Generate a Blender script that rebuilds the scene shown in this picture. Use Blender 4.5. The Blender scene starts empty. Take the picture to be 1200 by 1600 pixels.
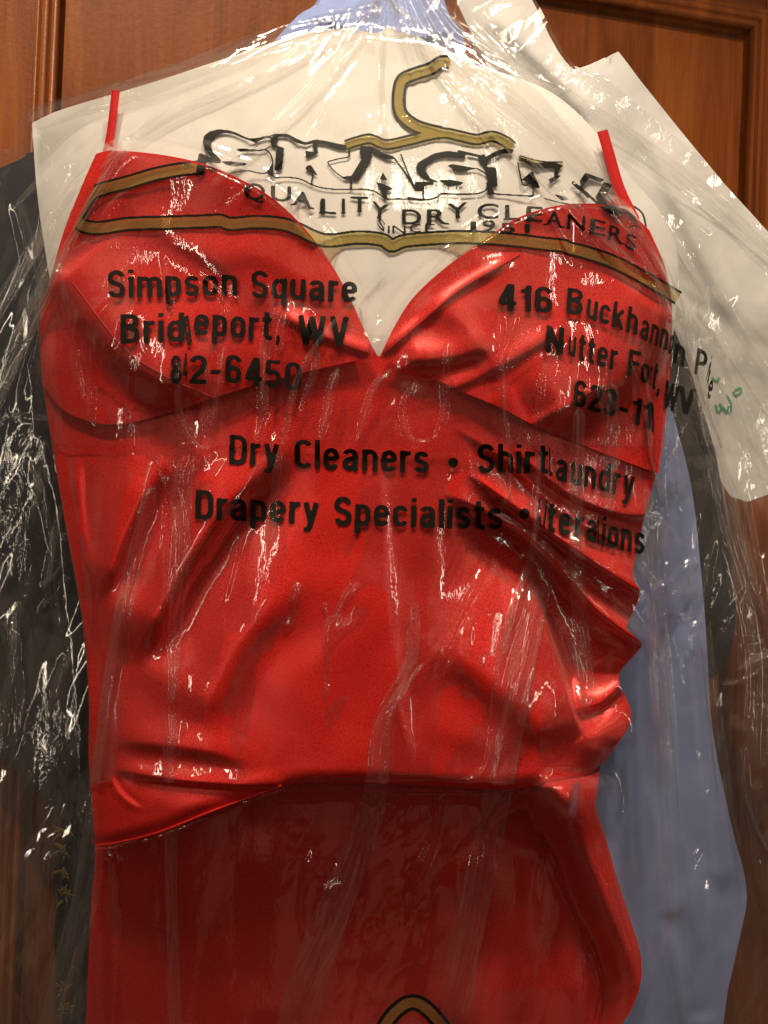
import bpy, math, random
import numpy as np
from mathutils import Vector
random.seed(7); rng = np.random.default_rng(11)
C = bpy.context.scene.collection
SC = bpy.context.scene
# ------------------------------------------------------------------ camera, world, lamps, exposure
S = 0.00045            # metres per photo pixel on the plane the dress hangs in
D = 0.75               # camera distance from that plane
cam = bpy.data.cameras.new('camera'); camo = bpy.data.objects.new('camera', cam); C.objects.link(camo)
camo.location = (0, -D, 0); camo.rotation_euler = (math.pi/2, 0, 0)
cam.sensor_fit = 'VERTICAL'; cam.sensor_height = 36; cam.lens = 36*D/(1600*S)
cam.clip_start = 0.02; cam.clip_end = 50
SC.camera = camo
w = bpy.data.worlds.new('World'); SC.world = w; w.use_nodes = True
nt = w.node_tree; bg = nt.nodes['Background']
tc = nt.nodes.new('ShaderNodeTexCoord'); mp = nt.nodes.new('ShaderNodeSeparateXYZ'); cr = nt.nodes.new('ShaderNodeValToRGB')
mr = nt.nodes.new('ShaderNodeMapRange'); mr.inputs[1].default_value = -1; mr.inputs[2].default_value = 1
nt.links.new(tc.outputs['Generated'], mp.inputs[0]); nt.links.new(mp.outputs[2], mr.inputs[0]); nt.links.new(mr.outputs[0], cr.inputs[0])
cr.color_ramp.elements[0].color = (0.10, 0.06, 0.035, 1); cr.color_ramp.elements[1].color = (1.0, 0.80, 0.60, 1)
e = cr.color_ramp.elements.new(0.45); e.color = (0.20, 0.15, 0.11, 1)
e = cr.color_ramp.elements.new(0.62); e.color = (0.50, 0.39, 0.28, 1)
wn = nt.nodes.new('ShaderNodeTexNoise'); wn.inputs['Scale'].default_value = 2.6; wn.inputs['Detail'].default_value = 2  # bright noise patches added to the unseen surroundings for the film to reflect
wr = nt.nodes.new('ShaderNodeValToRGB'); wr.color_ramp.elements[0].position = 0.50; wr.color_ramp.elements[0].color = (.45, .45, .45, 1)
wr.color_ramp.elements[1].position = 0.62; wr.color_ramp.elements[1].color = (7.5, 7.0, 6.2, 1)
wm = nt.nodes.new('ShaderNodeMix'); wm.data_type = 'RGBA'; wm.blend_type = 'MULTIPLY'; wm.inputs[0].default_value = 1
nt.links.new(tc.outputs['Generated'], wn.inputs['Vector']); nt.links.new(wn.outputs[0], wr.inputs[0])
nt.links.new(cr.outputs[0], wm.inputs[6]); nt.links.new(wr.outputs[0], wm.inputs[7]); nt.links.new(wm.outputs[2], bg.inputs[0]); bg.inputs[1].default_value = 0.075

def area(name, loc, target, size, power, col):
    l = bpy.data.lights.new(name, 'AREA'); l.shape = 'DISK' if not isinstance(size, tuple) else 'RECTANGLE'
    if isinstance(size, tuple): l.size, l.size_y = size
    else: l.size = size
    l.color = col; l.energy = power; l.color = col
    o = bpy.data.objects.new(name, l); C.objects.link(o); o.location = loc
    d = Vector(target) - Vector(loc); o.rotation_euler = d.to_track_quat('-Z', 'Y').to_euler(); return o
# ceiling lamp plus two added spots for paler shadows; cones shaped to dim the bottom
for bx_, by_, bz_, be_ in ((-0.30, -0.70, 1.47, 74), (0.36, -0.60, 1.50, 78), (0.06, -0.84, 1.44, 44)):
    sp = bpy.data.lights.new('ceiling_spot', 'SPOT'); sp.energy = be_; sp.color = (1.0, 0.82, 0.61); sp.spot_size = math.radians(33); sp.spot_blend = 1.0; sp.shadow_soft_size = 0.05
    spo = bpy.data.objects.new('ceiling_spot', sp); C.objects.link(spo); spo.location = (bx_, by_, bz_)
    spo.rotation_euler = (Vector((bx_*0.3, 0.0, 0.30))-spo.location).to_track_quat('-Z', 'Y').to_euler(); spo.scale = (2.4, 1, 1)
area('glint_strip_left', (-1.0, -1.5, 0.10), (0, 0, 0), (0.03, 1.3), 1.9, (1.0, 0.86, 0.68))  # unseen strip light added so upright film folds glint
area('glint_strip_right', (1.1, -1.3, 0.10), (0, 0, 0), (0.026, 1.2), 1.6, (1.0, 0.88, 0.72))  # second added strip, giving the folds glints from the right
area('glint_disc_above', (0.35, -1.9, 1.5), (0, 0, 0), 0.34, 2.0, (1.0, 0.84, 0.64))  # unseen disc added overhead to put highlights on crumpled film
SC.view_settings.view_transform = 'Standard'; SC.view_settings.look = 'None'
SC.view_settings.exposure = 0.0; SC.view_settings.gamma = 1
SC.cycles.transparent_max_bounces = 32; SC.cycles.max_bounces = 8
SC.cycles.use_denoising = True; SC.cycles.sample_clamp_indirect = 4.0

# ------------------------------------------------------------------ helpers
def W(px, py, y):
    k = S*(D+y)/D
    return np.stack([(px-600)*k, y+0*px, (800-py)*k], -1)

def link(name, me, mat, parent=None):
    o = bpy.data.objects.new(name, me); C.objects.link(o)
    if mat is not None: me.materials.append(mat)
    if parent is not None: o.parent = parent
    return o
def tag(o, label, cat, group=None, kind=None):
    if label: o['label'] = label
    if cat: o['category'] = cat
    if group: o['group'] = group
    if kind: o['kind'] = kind
def empty(name, label, cat, loc=(0,0,0), group=None):
    o = bpy.data.objects.new(name, None); C.objects.link(o); o.empty_display_size = 0.02; o.location = loc
    tag(o, label, cat, group); return o

def grid_mesh(name, P, mat, parent=None, smooth=True, uv=True):
    """P: (nv, nu, 3)"""
    nv, nu = P.shape[:2]
    idx = np.arange(nv*nu).reshape(nv, nu)
    q = np.stack([idx[:-1, :-1], idx[1:, :-1], idx[1:, 1:], idx[:-1, 1:]], -1).reshape(-1, 4)
    me = bpy.data.meshes.new(name)
    me.vertices.add(nv*nu); me.vertices.foreach_set('co', P.reshape(-1).astype(np.float32))
    me.loops.add(q.size); me.loops.foreach_set('vertex_index', q.reshape(-1).astype(np.int32))
    me.polygons.add(len(q)); me.polygons.foreach_set('loop_start', (np.arange(len(q))*4).astype(np.int32))
    if smooth: me.polygons.foreach_set('use_smooth', np.ones(len(q), bool))
    me.update(calc_edges=True); me.validate()
    return link(name, me, mat, parent)

def poly_s(pts, n, smooth=True):
    """resample a polyline (Catmull-Rom smoothed) to n points evenly along its length"""
    p = np.array(pts, float)
    if smooth and len(p) > 2:
        e = np.vstack([2*p[0]-p[1], p, 2*p[-1]-p[-2]]); out = []
        for i in range(len(p)-1):
            a, b, c, d = e[i:i+4]; t = np.linspace(0, 1, 12, endpoint=False)[:, None]
            out.append(0.5*((2*b)+(-a+c)*t+(2*a-5*b+4*c-d)*t*t+(-a+3*b-3*c+d)*t**3))
        p = np.vstack(out+[p[-1:]])
    L = np.r_[0, np.cumsum(np.hypot(*np.diff(p, axis=0).T))]
    t = np.linspace(0, L[-1], n)
    return np.stack([np.interp(t, L, p[:, 0]), np.interp(t, L, p[:, 1])], -1)

def coons(top, bottom, left, right, nu, nv, smooth=True):
    T, B = poly_s(top, nu, smooth), poly_s(bottom, nu, smooth); L, R = poly_s(left, nv, smooth), poly_s(right, nv, smooth)
    u = np.linspace(0, 1, nu)[None, :, None]; v = np.linspace(0, 1, nv)[:, None, None]
    P = (1-v)*T[None]+v*B[None]+(1-u)*L[:, None]+u*R[:, None]
    P -= (1-u)*(1-v)*T[0]+u*(1-v)*T[-1]+(1-u)*v*B[0]+u*v*B[-1]
    return P[..., 0], P[..., 1]

# fields over the picture plane, in photo pixels
X0, Y0, X1, Y1, ST = -160, -160, 1360, 1760, 2
gx, gy = np.meshgrid(np.arange(X0, X1+1, ST, dtype=float), np.arange(Y0, Y1+1, ST, dtype=float))
def samp(F, px, py):
    fx = np.clip((px-X0)/ST, 0, F.shape[1]-1.001); fy = np.clip((py-Y0)/ST, 0, F.shape[0]-1.001)
    ix = fx.astype(int); iy = fy.astype(int); a = fx-ix; b = fy-iy
    return (F[iy, ix]*(1-a)+F[iy, ix+1]*a)*(1-b)+(F[iy+1, ix]*(1-a)+F[iy+1, ix+1]*a)*b
def blur(F, r, it=3):
    for _ in range(it):
        for ax in (0, 1):
            n = F.shape[ax]; k = max(1, int(r/ST))
            pad = [(0, 0), (0, 0)]; pad[ax] = (k+1, k)
            c = np.cumsum(np.pad(F, pad, mode='edge'), axis=ax)
            hi = np.take(c, np.arange(2*k+1, 2*k+1+n), axis=ax); lo = np.take(c, np.arange(0, n), axis=ax)
            F = (hi-lo)/(2*k+1)
    return F
def vnoise(sx, sy, seed, shape=None, X=None, Y=None, rot=0.0):
    """smooth value noise with feature size sx, sy pixels"""
    X = gx if X is None else X; Y = gy if Y is None else Y
    c, s = math.cos(rot), math.sin(rot)
    a = (X*c+Y*s)/sx+500.37; b = (-X*s+Y*c)/sy+700.11
    r = np.random.default_rng(seed).random((256, 256))*2-1
    ix = np.floor(a).astype(int); iy = np.floor(b).astype(int); u = a-ix; v = b-iy
    u = u*u*u*(u*(u*6-15)+10); v = v*v*v*(v*(v*6-15)+10)
    g = lambda i, j: r[j % 256, i % 256]
    return (g(ix, iy)*(1-u)+g(ix+1, iy)*u)*(1-v)+(g(ix, iy+1)*(1-u)+g(ix+1, iy+1)*u)*v
def ridged(sx, sy, seed, rot=0.0, warp=0.0):
    X, Y = gx, gy
    if warp:
        X = gx+warp*vnoise(sx*1.7, sy*1.7, seed+71); Y = gy+warp*vnoise(sx*1.7, sy*1.7, seed+72)
    return 1-2*np.abs(vnoise(sx, sy, seed, X=X, Y=Y, rot=rot))

def facet(sx, sy, seed, rot=0.0, warp=0.35):
    """flat facets meeting in sharp creases, about sx by sy pixels each"""
    X = gx+warp*sx*vnoise(sx*1.3, sy*1.3, seed+51); Y = gy+warp*sy*vnoise(sx*1.3, sy*1.3, seed+52)
    c, s = math.cos(rot), math.sin(rot); a = (X*c+Y*s)/sx+500.37; b = (-X*s+Y*c)/sy+700.11; a = a+0.5*b
    r = np.random.default_rng(seed).random((256, 256))*2-1
    ix = np.floor(a).astype(int); iy = np.floor(b).astype(int); u = a-ix; v = b-iy
    g = lambda i, j: r[j % 256, i % 256]
    A, B, Cc, Dd = g(ix, iy), g(ix+1, iy), g(ix, iy+1), g(ix+1, iy+1)
    return np.where(u+v < 1, A+(B-A)*u+(Cc-A)*v, Dd+(Cc-Dd)*(1-u)+(B-Dd)*(1-v))
def curve_dist(pts, reach, smooth=True):
    """signed distance (+ on the right hand of travel) and 0..1 position, in a cropped window"""
    p = poly_s(pts, max(6, int(sum(math.dist(pts[i], pts[i+1]) for i in range(len(pts)-1))/14)), smooth)
    lo = p.min(0)-reach; hi = p.max(0)+reach
    i0 = max(0, int((lo[0]-X0)/ST)); i1 = min(gx.shape[1], int((hi[0]-X0)/ST)+2)
    j0 = max(0, int((lo[1]-Y0)/ST)); j1 = min(gx.shape[0], int((hi[1]-Y0)/ST)+2)
    sl = (slice(j0, j1), slice(i0, i1)); X = gx[sl]; Y = gy[sl]
    best = np.full(X.shape, 1e9); sd = np.zeros(X.shape); tt = np.zeros(X.shape); n = len(p)-1
    for i in range(n):
        a, b = p[i], p[i+1]; d = b-a; l2 = max(1e-9, (d**2).sum())
        t = ((X-a[0])*d[0]+(Y-a[1])*d[1])/l2; tc_ = np.clip(t, 0, 1)
        dx = X-a[0]-tc_*d[0]; dy = Y-a[1]-tc_*d[1]; dd = np.hypot(dx, dy)
        sg = np.sign(-d[1]*(X-a[0])+d[0]*(Y-a[1])); sg[sg == 0] = 1
        m = dd < best
        best[m] = dd[m]; sd[m] = (sg*dd)[m]; tt[m] = ((i+tc_)/n)[m]
    return sl, sd, tt
def window(t, a, b):
    o = np.ones_like(t)
    if a > 0: o *= np.clip(t/a, 0, 1)**2*(3-2*np.clip(t/a, 0, 1))
    if b > 0: o *= np.clip((1-t)/b, 0, 1)**2*(3-2*np.clip((1-t)/b, 0, 1))
    return o
BOD_REF = [None]
def fold(F, pts, amp, wl, wr=None, k=0.0, wk=None, a=0.25, b=0.25, smooth=True):
    """a cloth fold: crest on the line, soft on the left hand, dropping fast on the right"""
    wr = wr or wl; wk = wk or wr*2.4
    if F is BOD_REF[0]: amp *= 1.3 if k else 1.0
    sl, d, t = curve_dist(pts, 3*max(wl, wr, wk if k else 0), smooth)
    c = 0.45 if (F is BOD_REF[0] and k) else 1.0
    g = np.where(d < 0, c*np.exp(-(d/wl)**2), np.exp(-(d/wr)**2)*(c+k)-k*np.exp(-(np.maximum(d, 0)/wk)**2))
    F[sl] += amp*g*window(t, a, b)
def tent(F, pts, amp, w, a=0.2, b=0.2, p=1.0, smooth=True):
    sl, d, t = curve_dist(pts, w*1.1, smooth)
    F[sl] += amp*(0.6*np.cos(np.clip(np.abs(d)/w, 0, 1)*math.pi/2)**2+0.4*np.clip(1-np.abs(d)/w, 0, 1))*window(t, a, b)

# ------------------------------------------------------------------ materials
def newmat(name):
    m = bpy.data.materials.new(name); m.use_nodes = True; n = m.node_tree; b = n.nodes.get('Principled BSDF'); return m, n, b
def nd(n, t, **k):
    o = n.nodes.new(t)
    for a, v in k.items():
        if a.startswith('i_'):
            o.inputs[int(a[2:]) if a[2:].isdigit() else a[2:]].default_value = v
        else: setattr(o, a, v)
    return o
def noise(n, scale, detail=4, rough=0.5, vec=None, stretch=None):
    t = nd(n, 'ShaderNodeTexCoord'); o = nd(n, 'ShaderNodeTexNoise'); o.inputs['Scale'].default_value = scale
    o.inputs['Detail'].default_value = detail; o.inputs['Roughness'].default_value = rough
    if stretch:
        m = nd(n, 'ShaderNodeMapping'); m.inputs['Scale'].default_value = stretch
        n.links.new(t.outputs['Object'], m.inputs[0]); n.links.new(m.outputs[0], o.inputs['Vector'])
    else: n.links.new(t.outputs['Object'], o.inputs['Vector'])
    return o
def ramp(n, src, stops):
    r = nd(n, 'ShaderNodeValToRGB'); n.links.new(src, r.inputs[0])
    el = r.color_ramp.elements
    el[0].position, el[0].color = stops[0][0], (*stops[0][1], 1); el[1].position, el[1].color = stops[-1][0], (*stops[-1][1], 1)
    for p, c in stops[1:-1]:
        e = el.new(p); e.color = (*c, 1)
    return r
def bump(n, src, b, strength, dist, prev=None):
    u = nd(n, 'ShaderNodeBump'); u.inputs['Strength'].default_value = strength; u.inputs['Distance'].default_value = dist
    n.links.new(src, u.inputs['Height'])
    if prev is not None: n.links.new(prev.outputs[0], u.inputs['Normal'])
    if b is not None: n.links.new(u.outputs[0], b.inputs['Normal'])
    return u

def satin_mat(name, c_lo, c_hi, rough=0.36):
    m, n, b = newmat(name)
    f = noise(n, 1100, 2, 0.7); r = ramp(n, f.outputs[0], [(0.32, c_lo), (0.66, c_hi)])
    n.links.new(r.outputs[0], b.inputs['Base Color'])
    b.inputs['Metallic'].default_value = 0.24; b.inputs['Roughness'].default_value = rough
    b.inputs['Sheen Weight'].default_value = 0.25; b.inputs['Sheen Roughness'].default_value = 0.35
    b.inputs['Sheen Tint'].default_value = (1, .35, .25, 1)
    g = noise(n, 1300, 2, 0.7); u = bump(n, g.outputs[0], None, 0.4, 0.00025)
    wv = noise(n, 60, 3, 0.55, stretch=(1, 1, .5)); bump(n, wv.outputs[0], b, 0.25, 0.0012, u)
    rr = nd(n, 'ShaderNodeMapRange'); rr.inputs[3].default_value = rough-0.18; rr.inputs[4].default_value = rough+0.16
    n.links.new(f.outputs[0], rr.inputs[0]); n.links.new(rr.outputs[0], b.inputs['Roughness'])
    return m
M = {}
M['satin'] = satin_mat('red satin', (0.60, 0.014, 0.013), (0.76, 0.032, 0.022), 0.30)
M['strap'] = satin_mat('red ribbon', (0.50, 0.010, 0.014), (0.60, 0.02, 0.02))
def cloth_mat(name, c1, c2, rough=0.85, sc=700, bs=0.5):
    m, n, b = newmat(name); f = noise(n, 40, 5, 0.6); r = ramp(n, f.outputs[0], [(0.35, c1), (0.65, c2)])
    n.links.new(r.outputs[0], b.inputs['Base Color']); b.inputs['Roughness'].default_value = rough
    b.inputs['Specular IOR Level'].default_value = 0.25
    g = noise(n, sc, 2, 0.6); u = bump(n, g.outputs[0], None, bs, 0.0004)
    q = noise(n, 14, 3, 0.5); bump(n, q.outputs[0], b, 0.35, 0.006, u); return m
M['blue'] = cloth_mat('blue shirting', (0.29, 0.37, 0.68), (0.33, 0.41, 0.74))
M['black'] = cloth_mat('black wool', (0.012, 0.013, 0.020), (0.022, 0.022, 0.030))
M['paper'] = cloth_mat('white card', (0.62, 0.61, 0.59), (0.67, 0.66, 0.64), 0.7, 300, 0.15)
M['paper2'] = cloth_mat('white paper cover', (0.52, 0.52, 0.515), (0.60, 0.60, 0.595), 0.6, 300, 0.15)
M['gold_thread'] = cloth_mat('gold thread', (0.13, 0.085, 0.015), (0.24, 0.16, 0.03), 0.5)
M['thread'] = cloth_mat('red thread', (0.30, 0.006, 0.008), (0.40, 0.01, 0.01), 0.6)
M['green'] = cloth_mat('green marker', (0.05, 0.26, 0.13), (0.08, 0.34, 0.18), 0.8)

def wood_mat(name, base, dark, light, vert=True):
    m, n, b = newmat(name)
    st = (9, 9, 0.9) if vert else (0.9, 9, 9)
    f = noise(n, 3.2, 8, 0.62, stretch=st); f.inputs['Distortion'].default_value = 1.2
    r = ramp(n, f.outputs[0], [(0.28, dark), (0.5, base), (0.72, light)])
    g = noise(n, 30, 6, 0.7, stretch=(12, 12, .35) if vert else (.35, 12, 12))
    mx = nd(n, 'ShaderNodeMix', data_type='RGBA', blend_type='MULTIPLY'); mx.inputs[0].default_value = 0.35
    g2 = ramp(n, g.outputs[0], [(0.3, (.45, .38, .34)), (0.65, (1, 1, 1))])
    n.links.new(r.outputs[0], mx.inputs[6]); n.links.new(g2.outputs[0], mx.inputs[7])
    # a few dark knots
    t = nd(n, 'ShaderNodeTexCoord'); mpn = nd(n, 'ShaderNodeMapping'); mpn.inputs['Scale'].default_value = (6, 6, 11) if vert else (6, 6, 6)
    mpn.inputs['Location'].default_value = (0.35, 0, 0.2)
    vo = nd(n, 'ShaderNodeTexVoronoi'); vo.inputs['Scale'].default_value = 1.1
    n.links.new(t.outputs['Object'], mpn.inputs[0]); n.links.new(mpn.outputs[0], vo.inputs['Vector'])
    kr = ramp(n, vo.outputs['Distance'], [(0.03, (.12, .09, .08)), (0.09, (1, 1, 1))])
    mk = nd(n, 'ShaderNodeMix', data_type='RGBA', blend_type='MULTIPLY'); mk.inputs[0].default_value = 0.7
    n.links.new(mx.outputs[2], mk.inputs[6]); n.links.new(kr.outputs[0], mk.inputs[7])
    n.links.new(mk.outputs[2], b.inputs['Base Color'])
    b.inputs['Roughness'].default_value = 0.34; b.inputs['Coat Weight'].default_value = 0.07; b.inputs['Specular IOR Level'].default_value = 0.3; b.inputs['Coat Roughness'].default_value = 0.22
    q = noise(n, 260, 4, 0.6); u = bump(n, q.outputs[0], None, 0.25, 0.0008)
    bump(n, f.outputs[0], b, 0.2, 0.003, u)
    return m
M['wood'] = wood_mat('varnished wood', (0.205, 0.053, 0.0095), (0.11, 0.026, 0.005), (0.29, 0.085, 0.017))
M['wood_h'] = wood_mat('varnished wood rail', (0.13, 0.034, 0.009), (0.08, 0.020, 0.005), (0.18, 0.054, 0.015), False)

def film_mat(name, haze=0.055, bumpk=1.0, gloss=1.0, sc=1.0):
    m, n, b = newmat(name); n.nodes.remove(b); out = n.nodes['Material Output']
    tr = nd(n, 'ShaderNodeBsdfTransparent'); tr.inputs[0].default_value = (0.985, 0.98, 0.97, 1)
    gl = nd(n, 'ShaderNodeBsdfGlossy'); gl.inputs['Roughness'].default_value = 0.045; gl.inputs[0].default_value = (1, 1, 1, 1)
    df = nd(n, 'ShaderNodeBsdfDiffuse'); df.inputs[0].default_value = (0.80, 0.78, 0.76, 1)
    tl = nd(n, 'ShaderNodeBsdfTranslucent'); tl.inputs[0].default_value = (0.80, 0.78, 0.76, 1)
    # crinkles: creased noise, gathered in patches
    w1 = noise(n, 26*sc, 4, 0.6, stretch=(1.6, 1, .55)); w1.inputs['Distortion'].default_value = 0.8
    a1 = nd(n, 'ShaderNodeMath', operation='SUBTRACT'); a1.inputs[1].default_value = 0.5; n.links.new(w1.outputs[0], a1.inputs[0])
    a2 = nd(n, 'ShaderNodeMath', operation='MULTIPLY'); a2.inputs[1].default_value = 1.0; n.links.new(a1.outputs[0], a2.inputs[0])
    pm = noise(n, 9, 2, 0.5); pr = ramp(n, pm.outputs[0], [(0.48, (0, 0, 0)), (0.64, (1, 1, 1))])
    w2 = noise(n, 95*sc, 3, 0.6, stretch=(1.2, 1, .8)); w2.inputs['Distortion'].default_value = 1.6
    b1 = nd(n, 'ShaderNodeMath', operation='SUBTRACT'); b1.inputs[1].default_value = 0.5; n.links.new(w2.outputs[0], b1.inputs[0])
    b2 = nd(n, 'ShaderNodeMath', operation='MULTIPLY'); b2.inputs[1].default_value = 1.0; n.links.new(b1.outputs[0], b2.inputs[0])
    b3 = nd(n, 'ShaderNodeMath', operation='MULTIPLY'); n.links.new(b2.outputs[0], b3.inputs[0]); n.links.new(pr.outputs[0], b3.inputs[1])
    u1 = nd(n, 'ShaderNodeBump'); u1.inputs['Strength'].default_value = 0.10*bumpk; u1.inputs['Distance'].default_value = 0.010; n.links.new(a2.outputs[0], u1.inputs['Height'])
    u2 = nd(n, 'ShaderNodeBump'); u2.inputs['Strength'].default_value = 0.22*bumpk; u2.inputs['Distance'].default_value = 0.004; n.links.new(b3.outputs[0], u2.inputs['Height'])
    n.links.new(u1.outputs[0], u2.inputs['Normal'])
    for s in (gl, df, tl): n.links.new(u2.outputs[0], s.inputs['Normal'])
    # a thin sheet reflects alike from both sides: Schlick's curve on the facing angle
    fr = nd(n, 'ShaderNodeLayerWeight'); fr.inputs[0].default_value = 0.5; n.links.new(u2.outputs[0], fr.inputs[1])
    fp = nd(n, 'ShaderNodeMath', operation='POWER'); fp.inputs[1].default_value = 5.0; n.links.new(fr.outputs['Facing'], fp.inputs[0])
    fm = nd(n, 'ShaderNodeMath', operation='MULTIPLY_ADD'); fm.inputs[1].default_value = 0.45*gloss; fm.inputs[2].default_value = 0.11*gloss; fm.use_clamp = True; n.links.new(fp.outputs[0], fm.inputs[0])
    # milky haze, a little uneven, denser where the film turns edge-on
    hz = noise(n, 7, 4, 0.6, stretch=(1.5, 1, .6)); hr = nd(n, 'ShaderNodeMapRange'); hr.inputs[1].default_value = 0.3; hr.inputs[2].default_value = 0.7
    hr.inputs[3].default_value = haze*0.5; hr.inputs[4].default_value = haze*1.5; n.links.new(hz.outputs[0], hr.inputs[0])
    lw = nd(n, 'ShaderNodeLayerWeight'); lw.inputs[0].default_value = 0.30
    lm = nd(n, 'ShaderNodeMath', operation='MULTIPLY_ADD'); lm.inputs[1].default_value = 0.08; n.links.new(lw.outputs['Facing'], lm.inputs[0]); n.links.new(hr.outputs[0], lm.inputs[2])
    dd = nd(n, 'ShaderNodeMixShader'); dd.inputs[0].default_value = 0.35; n.links.new(df.outputs[0], dd.inputs[1]); n.links.new(tl.outputs[0], dd.inputs[2])
    m1 = nd(n, 'ShaderNodeMixShader'); n.links.new(lm.outputs[0], m1.inputs[0]); n.links.new(tr.outputs[0], m1.inputs[1]); n.links.new(dd.outputs[0], m1.inputs[2])
    m2 = nd(n, 'ShaderNodeMixShader'); n.links.new(fm.outputs[0], m2.inputs[0]); n.links.new(m1.outputs[0], m2.inputs[1]); n.links.new(gl.outputs[0], m2.inputs[2])
    n.links.new(m2.outputs[0], out.inputs[0]); return m
M['film'] = film_mat('clear polythene', 0.014, 0.6)
M['film_milky'] = film_mat('milky crumpled polythene', 0.05, 0.8, 1.2, 0.8)
M['film_crease'] = film_mat('rolled polythene crease', 0.035, 0.35, 2.0)
M['film_fold'] = film_mat('doubled polythene', 0.028, 0.6)
M['film_crinkly'] = film_mat('crumpled polythene', 0.016, 0.15, 1.1, 0.8)

def ink_mat(name, col, tint, cover, rough=0.45):
    m, n, b = newmat(name); out = n.nodes['Material Output']
    b.inputs['Base Color'].default_value = (*col, 1); b.inputs['Roughness'].default_value = rough; b.inputs['Specular IOR Level'].default_value = 0.12
    tr = nd(n, 'ShaderNodeBsdfTransparent'); tr.inputs[0].default_value = (*tint, 1)
    f = noise(n, 350, 3, 0.6); r = nd(n, 'ShaderNodeMapRange'); r.inputs[1].default_value = 0.3; r.inputs[2].default_value = 0.7
    r.inputs[3].default_value = max(0, cover-0.05); r.inputs[4].default_value = min(1, cover+0.05); n.links.new(f.outputs[0], r.inputs[0])
    mx = nd(n, 'ShaderNodeMixShader'); n.links.new(r.outputs[0], mx.inputs[0]); n.links.new(tr.outputs[0], mx.inputs[1]); n.links.new(b.outputs[0], mx.inputs[2])
    n.links.new(mx.outputs[0], out.inputs[0]); return m
M['ink'] = ink_mat('black ink', (0.012, 0.012, 0.010), (0.1, 0.1, 0.1), 0.93)
M['gold_ink'] = ink_mat('gold ink', (0.23, 0.185, 0.065), (0.82, 0.71, 0.38), 0.46, 0.35)

# ------------------------------------------------------------------ the wooden door behind
door = empty('wooden_door', 'varnished reddish brown wooden door with a moulded panel behind the hanging clothes', 'door', (0, 0.17, 0.3))
door.rotation_euler = (0, math.radians(2.5), math.radians(14.0))
def box(name, x0, x1, z0, z1, y0, y1, mat, parent, bev=0.0008):
    import bmesh
    bm = bmesh.new(); bmesh.ops.create_cube(bm, size=1)
    for v in bm.verts: v.co = Vector((x0+(v.co.x+.5)*(x1-x0), y0+(v.co.y+.5)*(y1-y0), z0+(v.co.z+.5)*(z1-z0)))
    bmesh.ops.bevel(bm, geom=bm.edges[:], offset=bev, segments=2, affect='EDGES')
    me = bpy.data.meshes.new(name); bm.to_mesh(me); bm.free()
    return link(name, me, mat, parent)
def sweep(name, path, prof, mat, parent):
    """a moulding: profile (offset outwards, height towards the viewer) mitred along an open path in x,z"""
    P = np.array(path, float); n = len(P); rows = []
    for i in range(n):
        d0 = P[i]-P[i-1] if i > 0 else P[1]-P[0]; d1 = P[i+1]-P[i] if i < n-1 else P[-1]-P[-2]
        d0 /= np.hypot(*d0); d1 /= np.hypot(*d1); n0 = np.array([-d0[1], d0[0]]); n1 = np.array([-d1[1], d1[0]])
        m = n0+n1; m /= (m @ n0)
        rows.append([(P[i][0]+m[0]*o, -h, P[i][1]+m[1]*o) for o, h in prof])
    return grid_mesh(name, np.array(rows), mat, parent, smooth=False)
prof = [(-.004, -.006), (-.001, -.0015), (.001, .004), (.004, .005), (.0052, .003), (.006, .0005), (.0075, .0045), (.010, .006), (.0125, .0045), (.0135, .001), (.0150, .004), (.017, .0045), (.018, .0)]
# --- measured in door coordinates (x, z relative to the door root): panel opening
DX0, DX1, DZ1, DZ0 = -0.272, 0.350, 0.172, -0.95
box('panel', DX0-.006, DX1+.006, DZ0-.006, DZ1+.006, 0.006, 0.016, M['wood'], door)
st0 = box('stile', DX0-.16, DX0-.016, DZ0-.2, DZ1+.35, 0.0, 0.03, M['wood'], door)
st1 = box('stile', DX1+.016, DX1+.30, DZ0-.2, DZ1+.35, 0.0, 0.03, M['wood'], door)
box('rail', DX0-.0155, DX1+.0155, DZ1+.016, DZ1+.35, 0.0005, 0.03, M['wood_h'], door)
box('rail', DX0-.0155, DX1+.0155, DZ0-.2, DZ0-.016, 0.0005, 0.03, M['wood_h'], door)
sweep('moulding', [(DX0, DZ0), (DX0, DZ1), (DX1, DZ1), (DX1, DZ0)], prof, M['wood'], door)

# ------------------------------------------------------------------ dress relief, in pixels towards the viewer
Lk = [(150, 100), (235, 160), (290, 130), (360, 100), (430, 78), (500, 60), (600, 67), (700, 82), (807, 100), (900, 117), (967, 128), (1033, 135), (1150, 139), (1250, 144), (1322, 149), (1400, 143), (1500, 138), (1600, 134), (1760, 130)]
Rk = [(150, 960), (330, 1005), (400, 1040), (480, 1052), (600, 1040), (738, 1025), (850, 1015), (1007, 1008), (1150, 990), (1200, 965), (1260, 950), (1320, 965), (1400, 985), (1485, 1003), (1540, 1003), (1600, 985), (1760, 930)]
Ly = np.interp(gy, [a for a, _ in Lk], [b for _, b in Lk]); Ry = np.interp(gy, [a for a, _ in Rk], [b for _, b in Rk])
def prof_y(ys, vs, r=45):
    y_ = np.arange(Y0-200, Y1+201, 2.0); v = np.interp(y_, ys, vs); k = np.hanning(int(r*2/2)*2+1); k /= k.sum()
    return np.interp(gy, y_, np.convolve(np.pad(v, len(k)//2, mode='edge'), k, 'valid'))
t = (gx-Ly)/(Ry-Ly); bul = np.clip(1-(2*t-1)**2, 0, 1)**0.62
H = bul*prof_y([150, 300, 520, 620, 900, 1150, 1300], [60, 76, 94, 98, 90, 98, 94])
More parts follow.
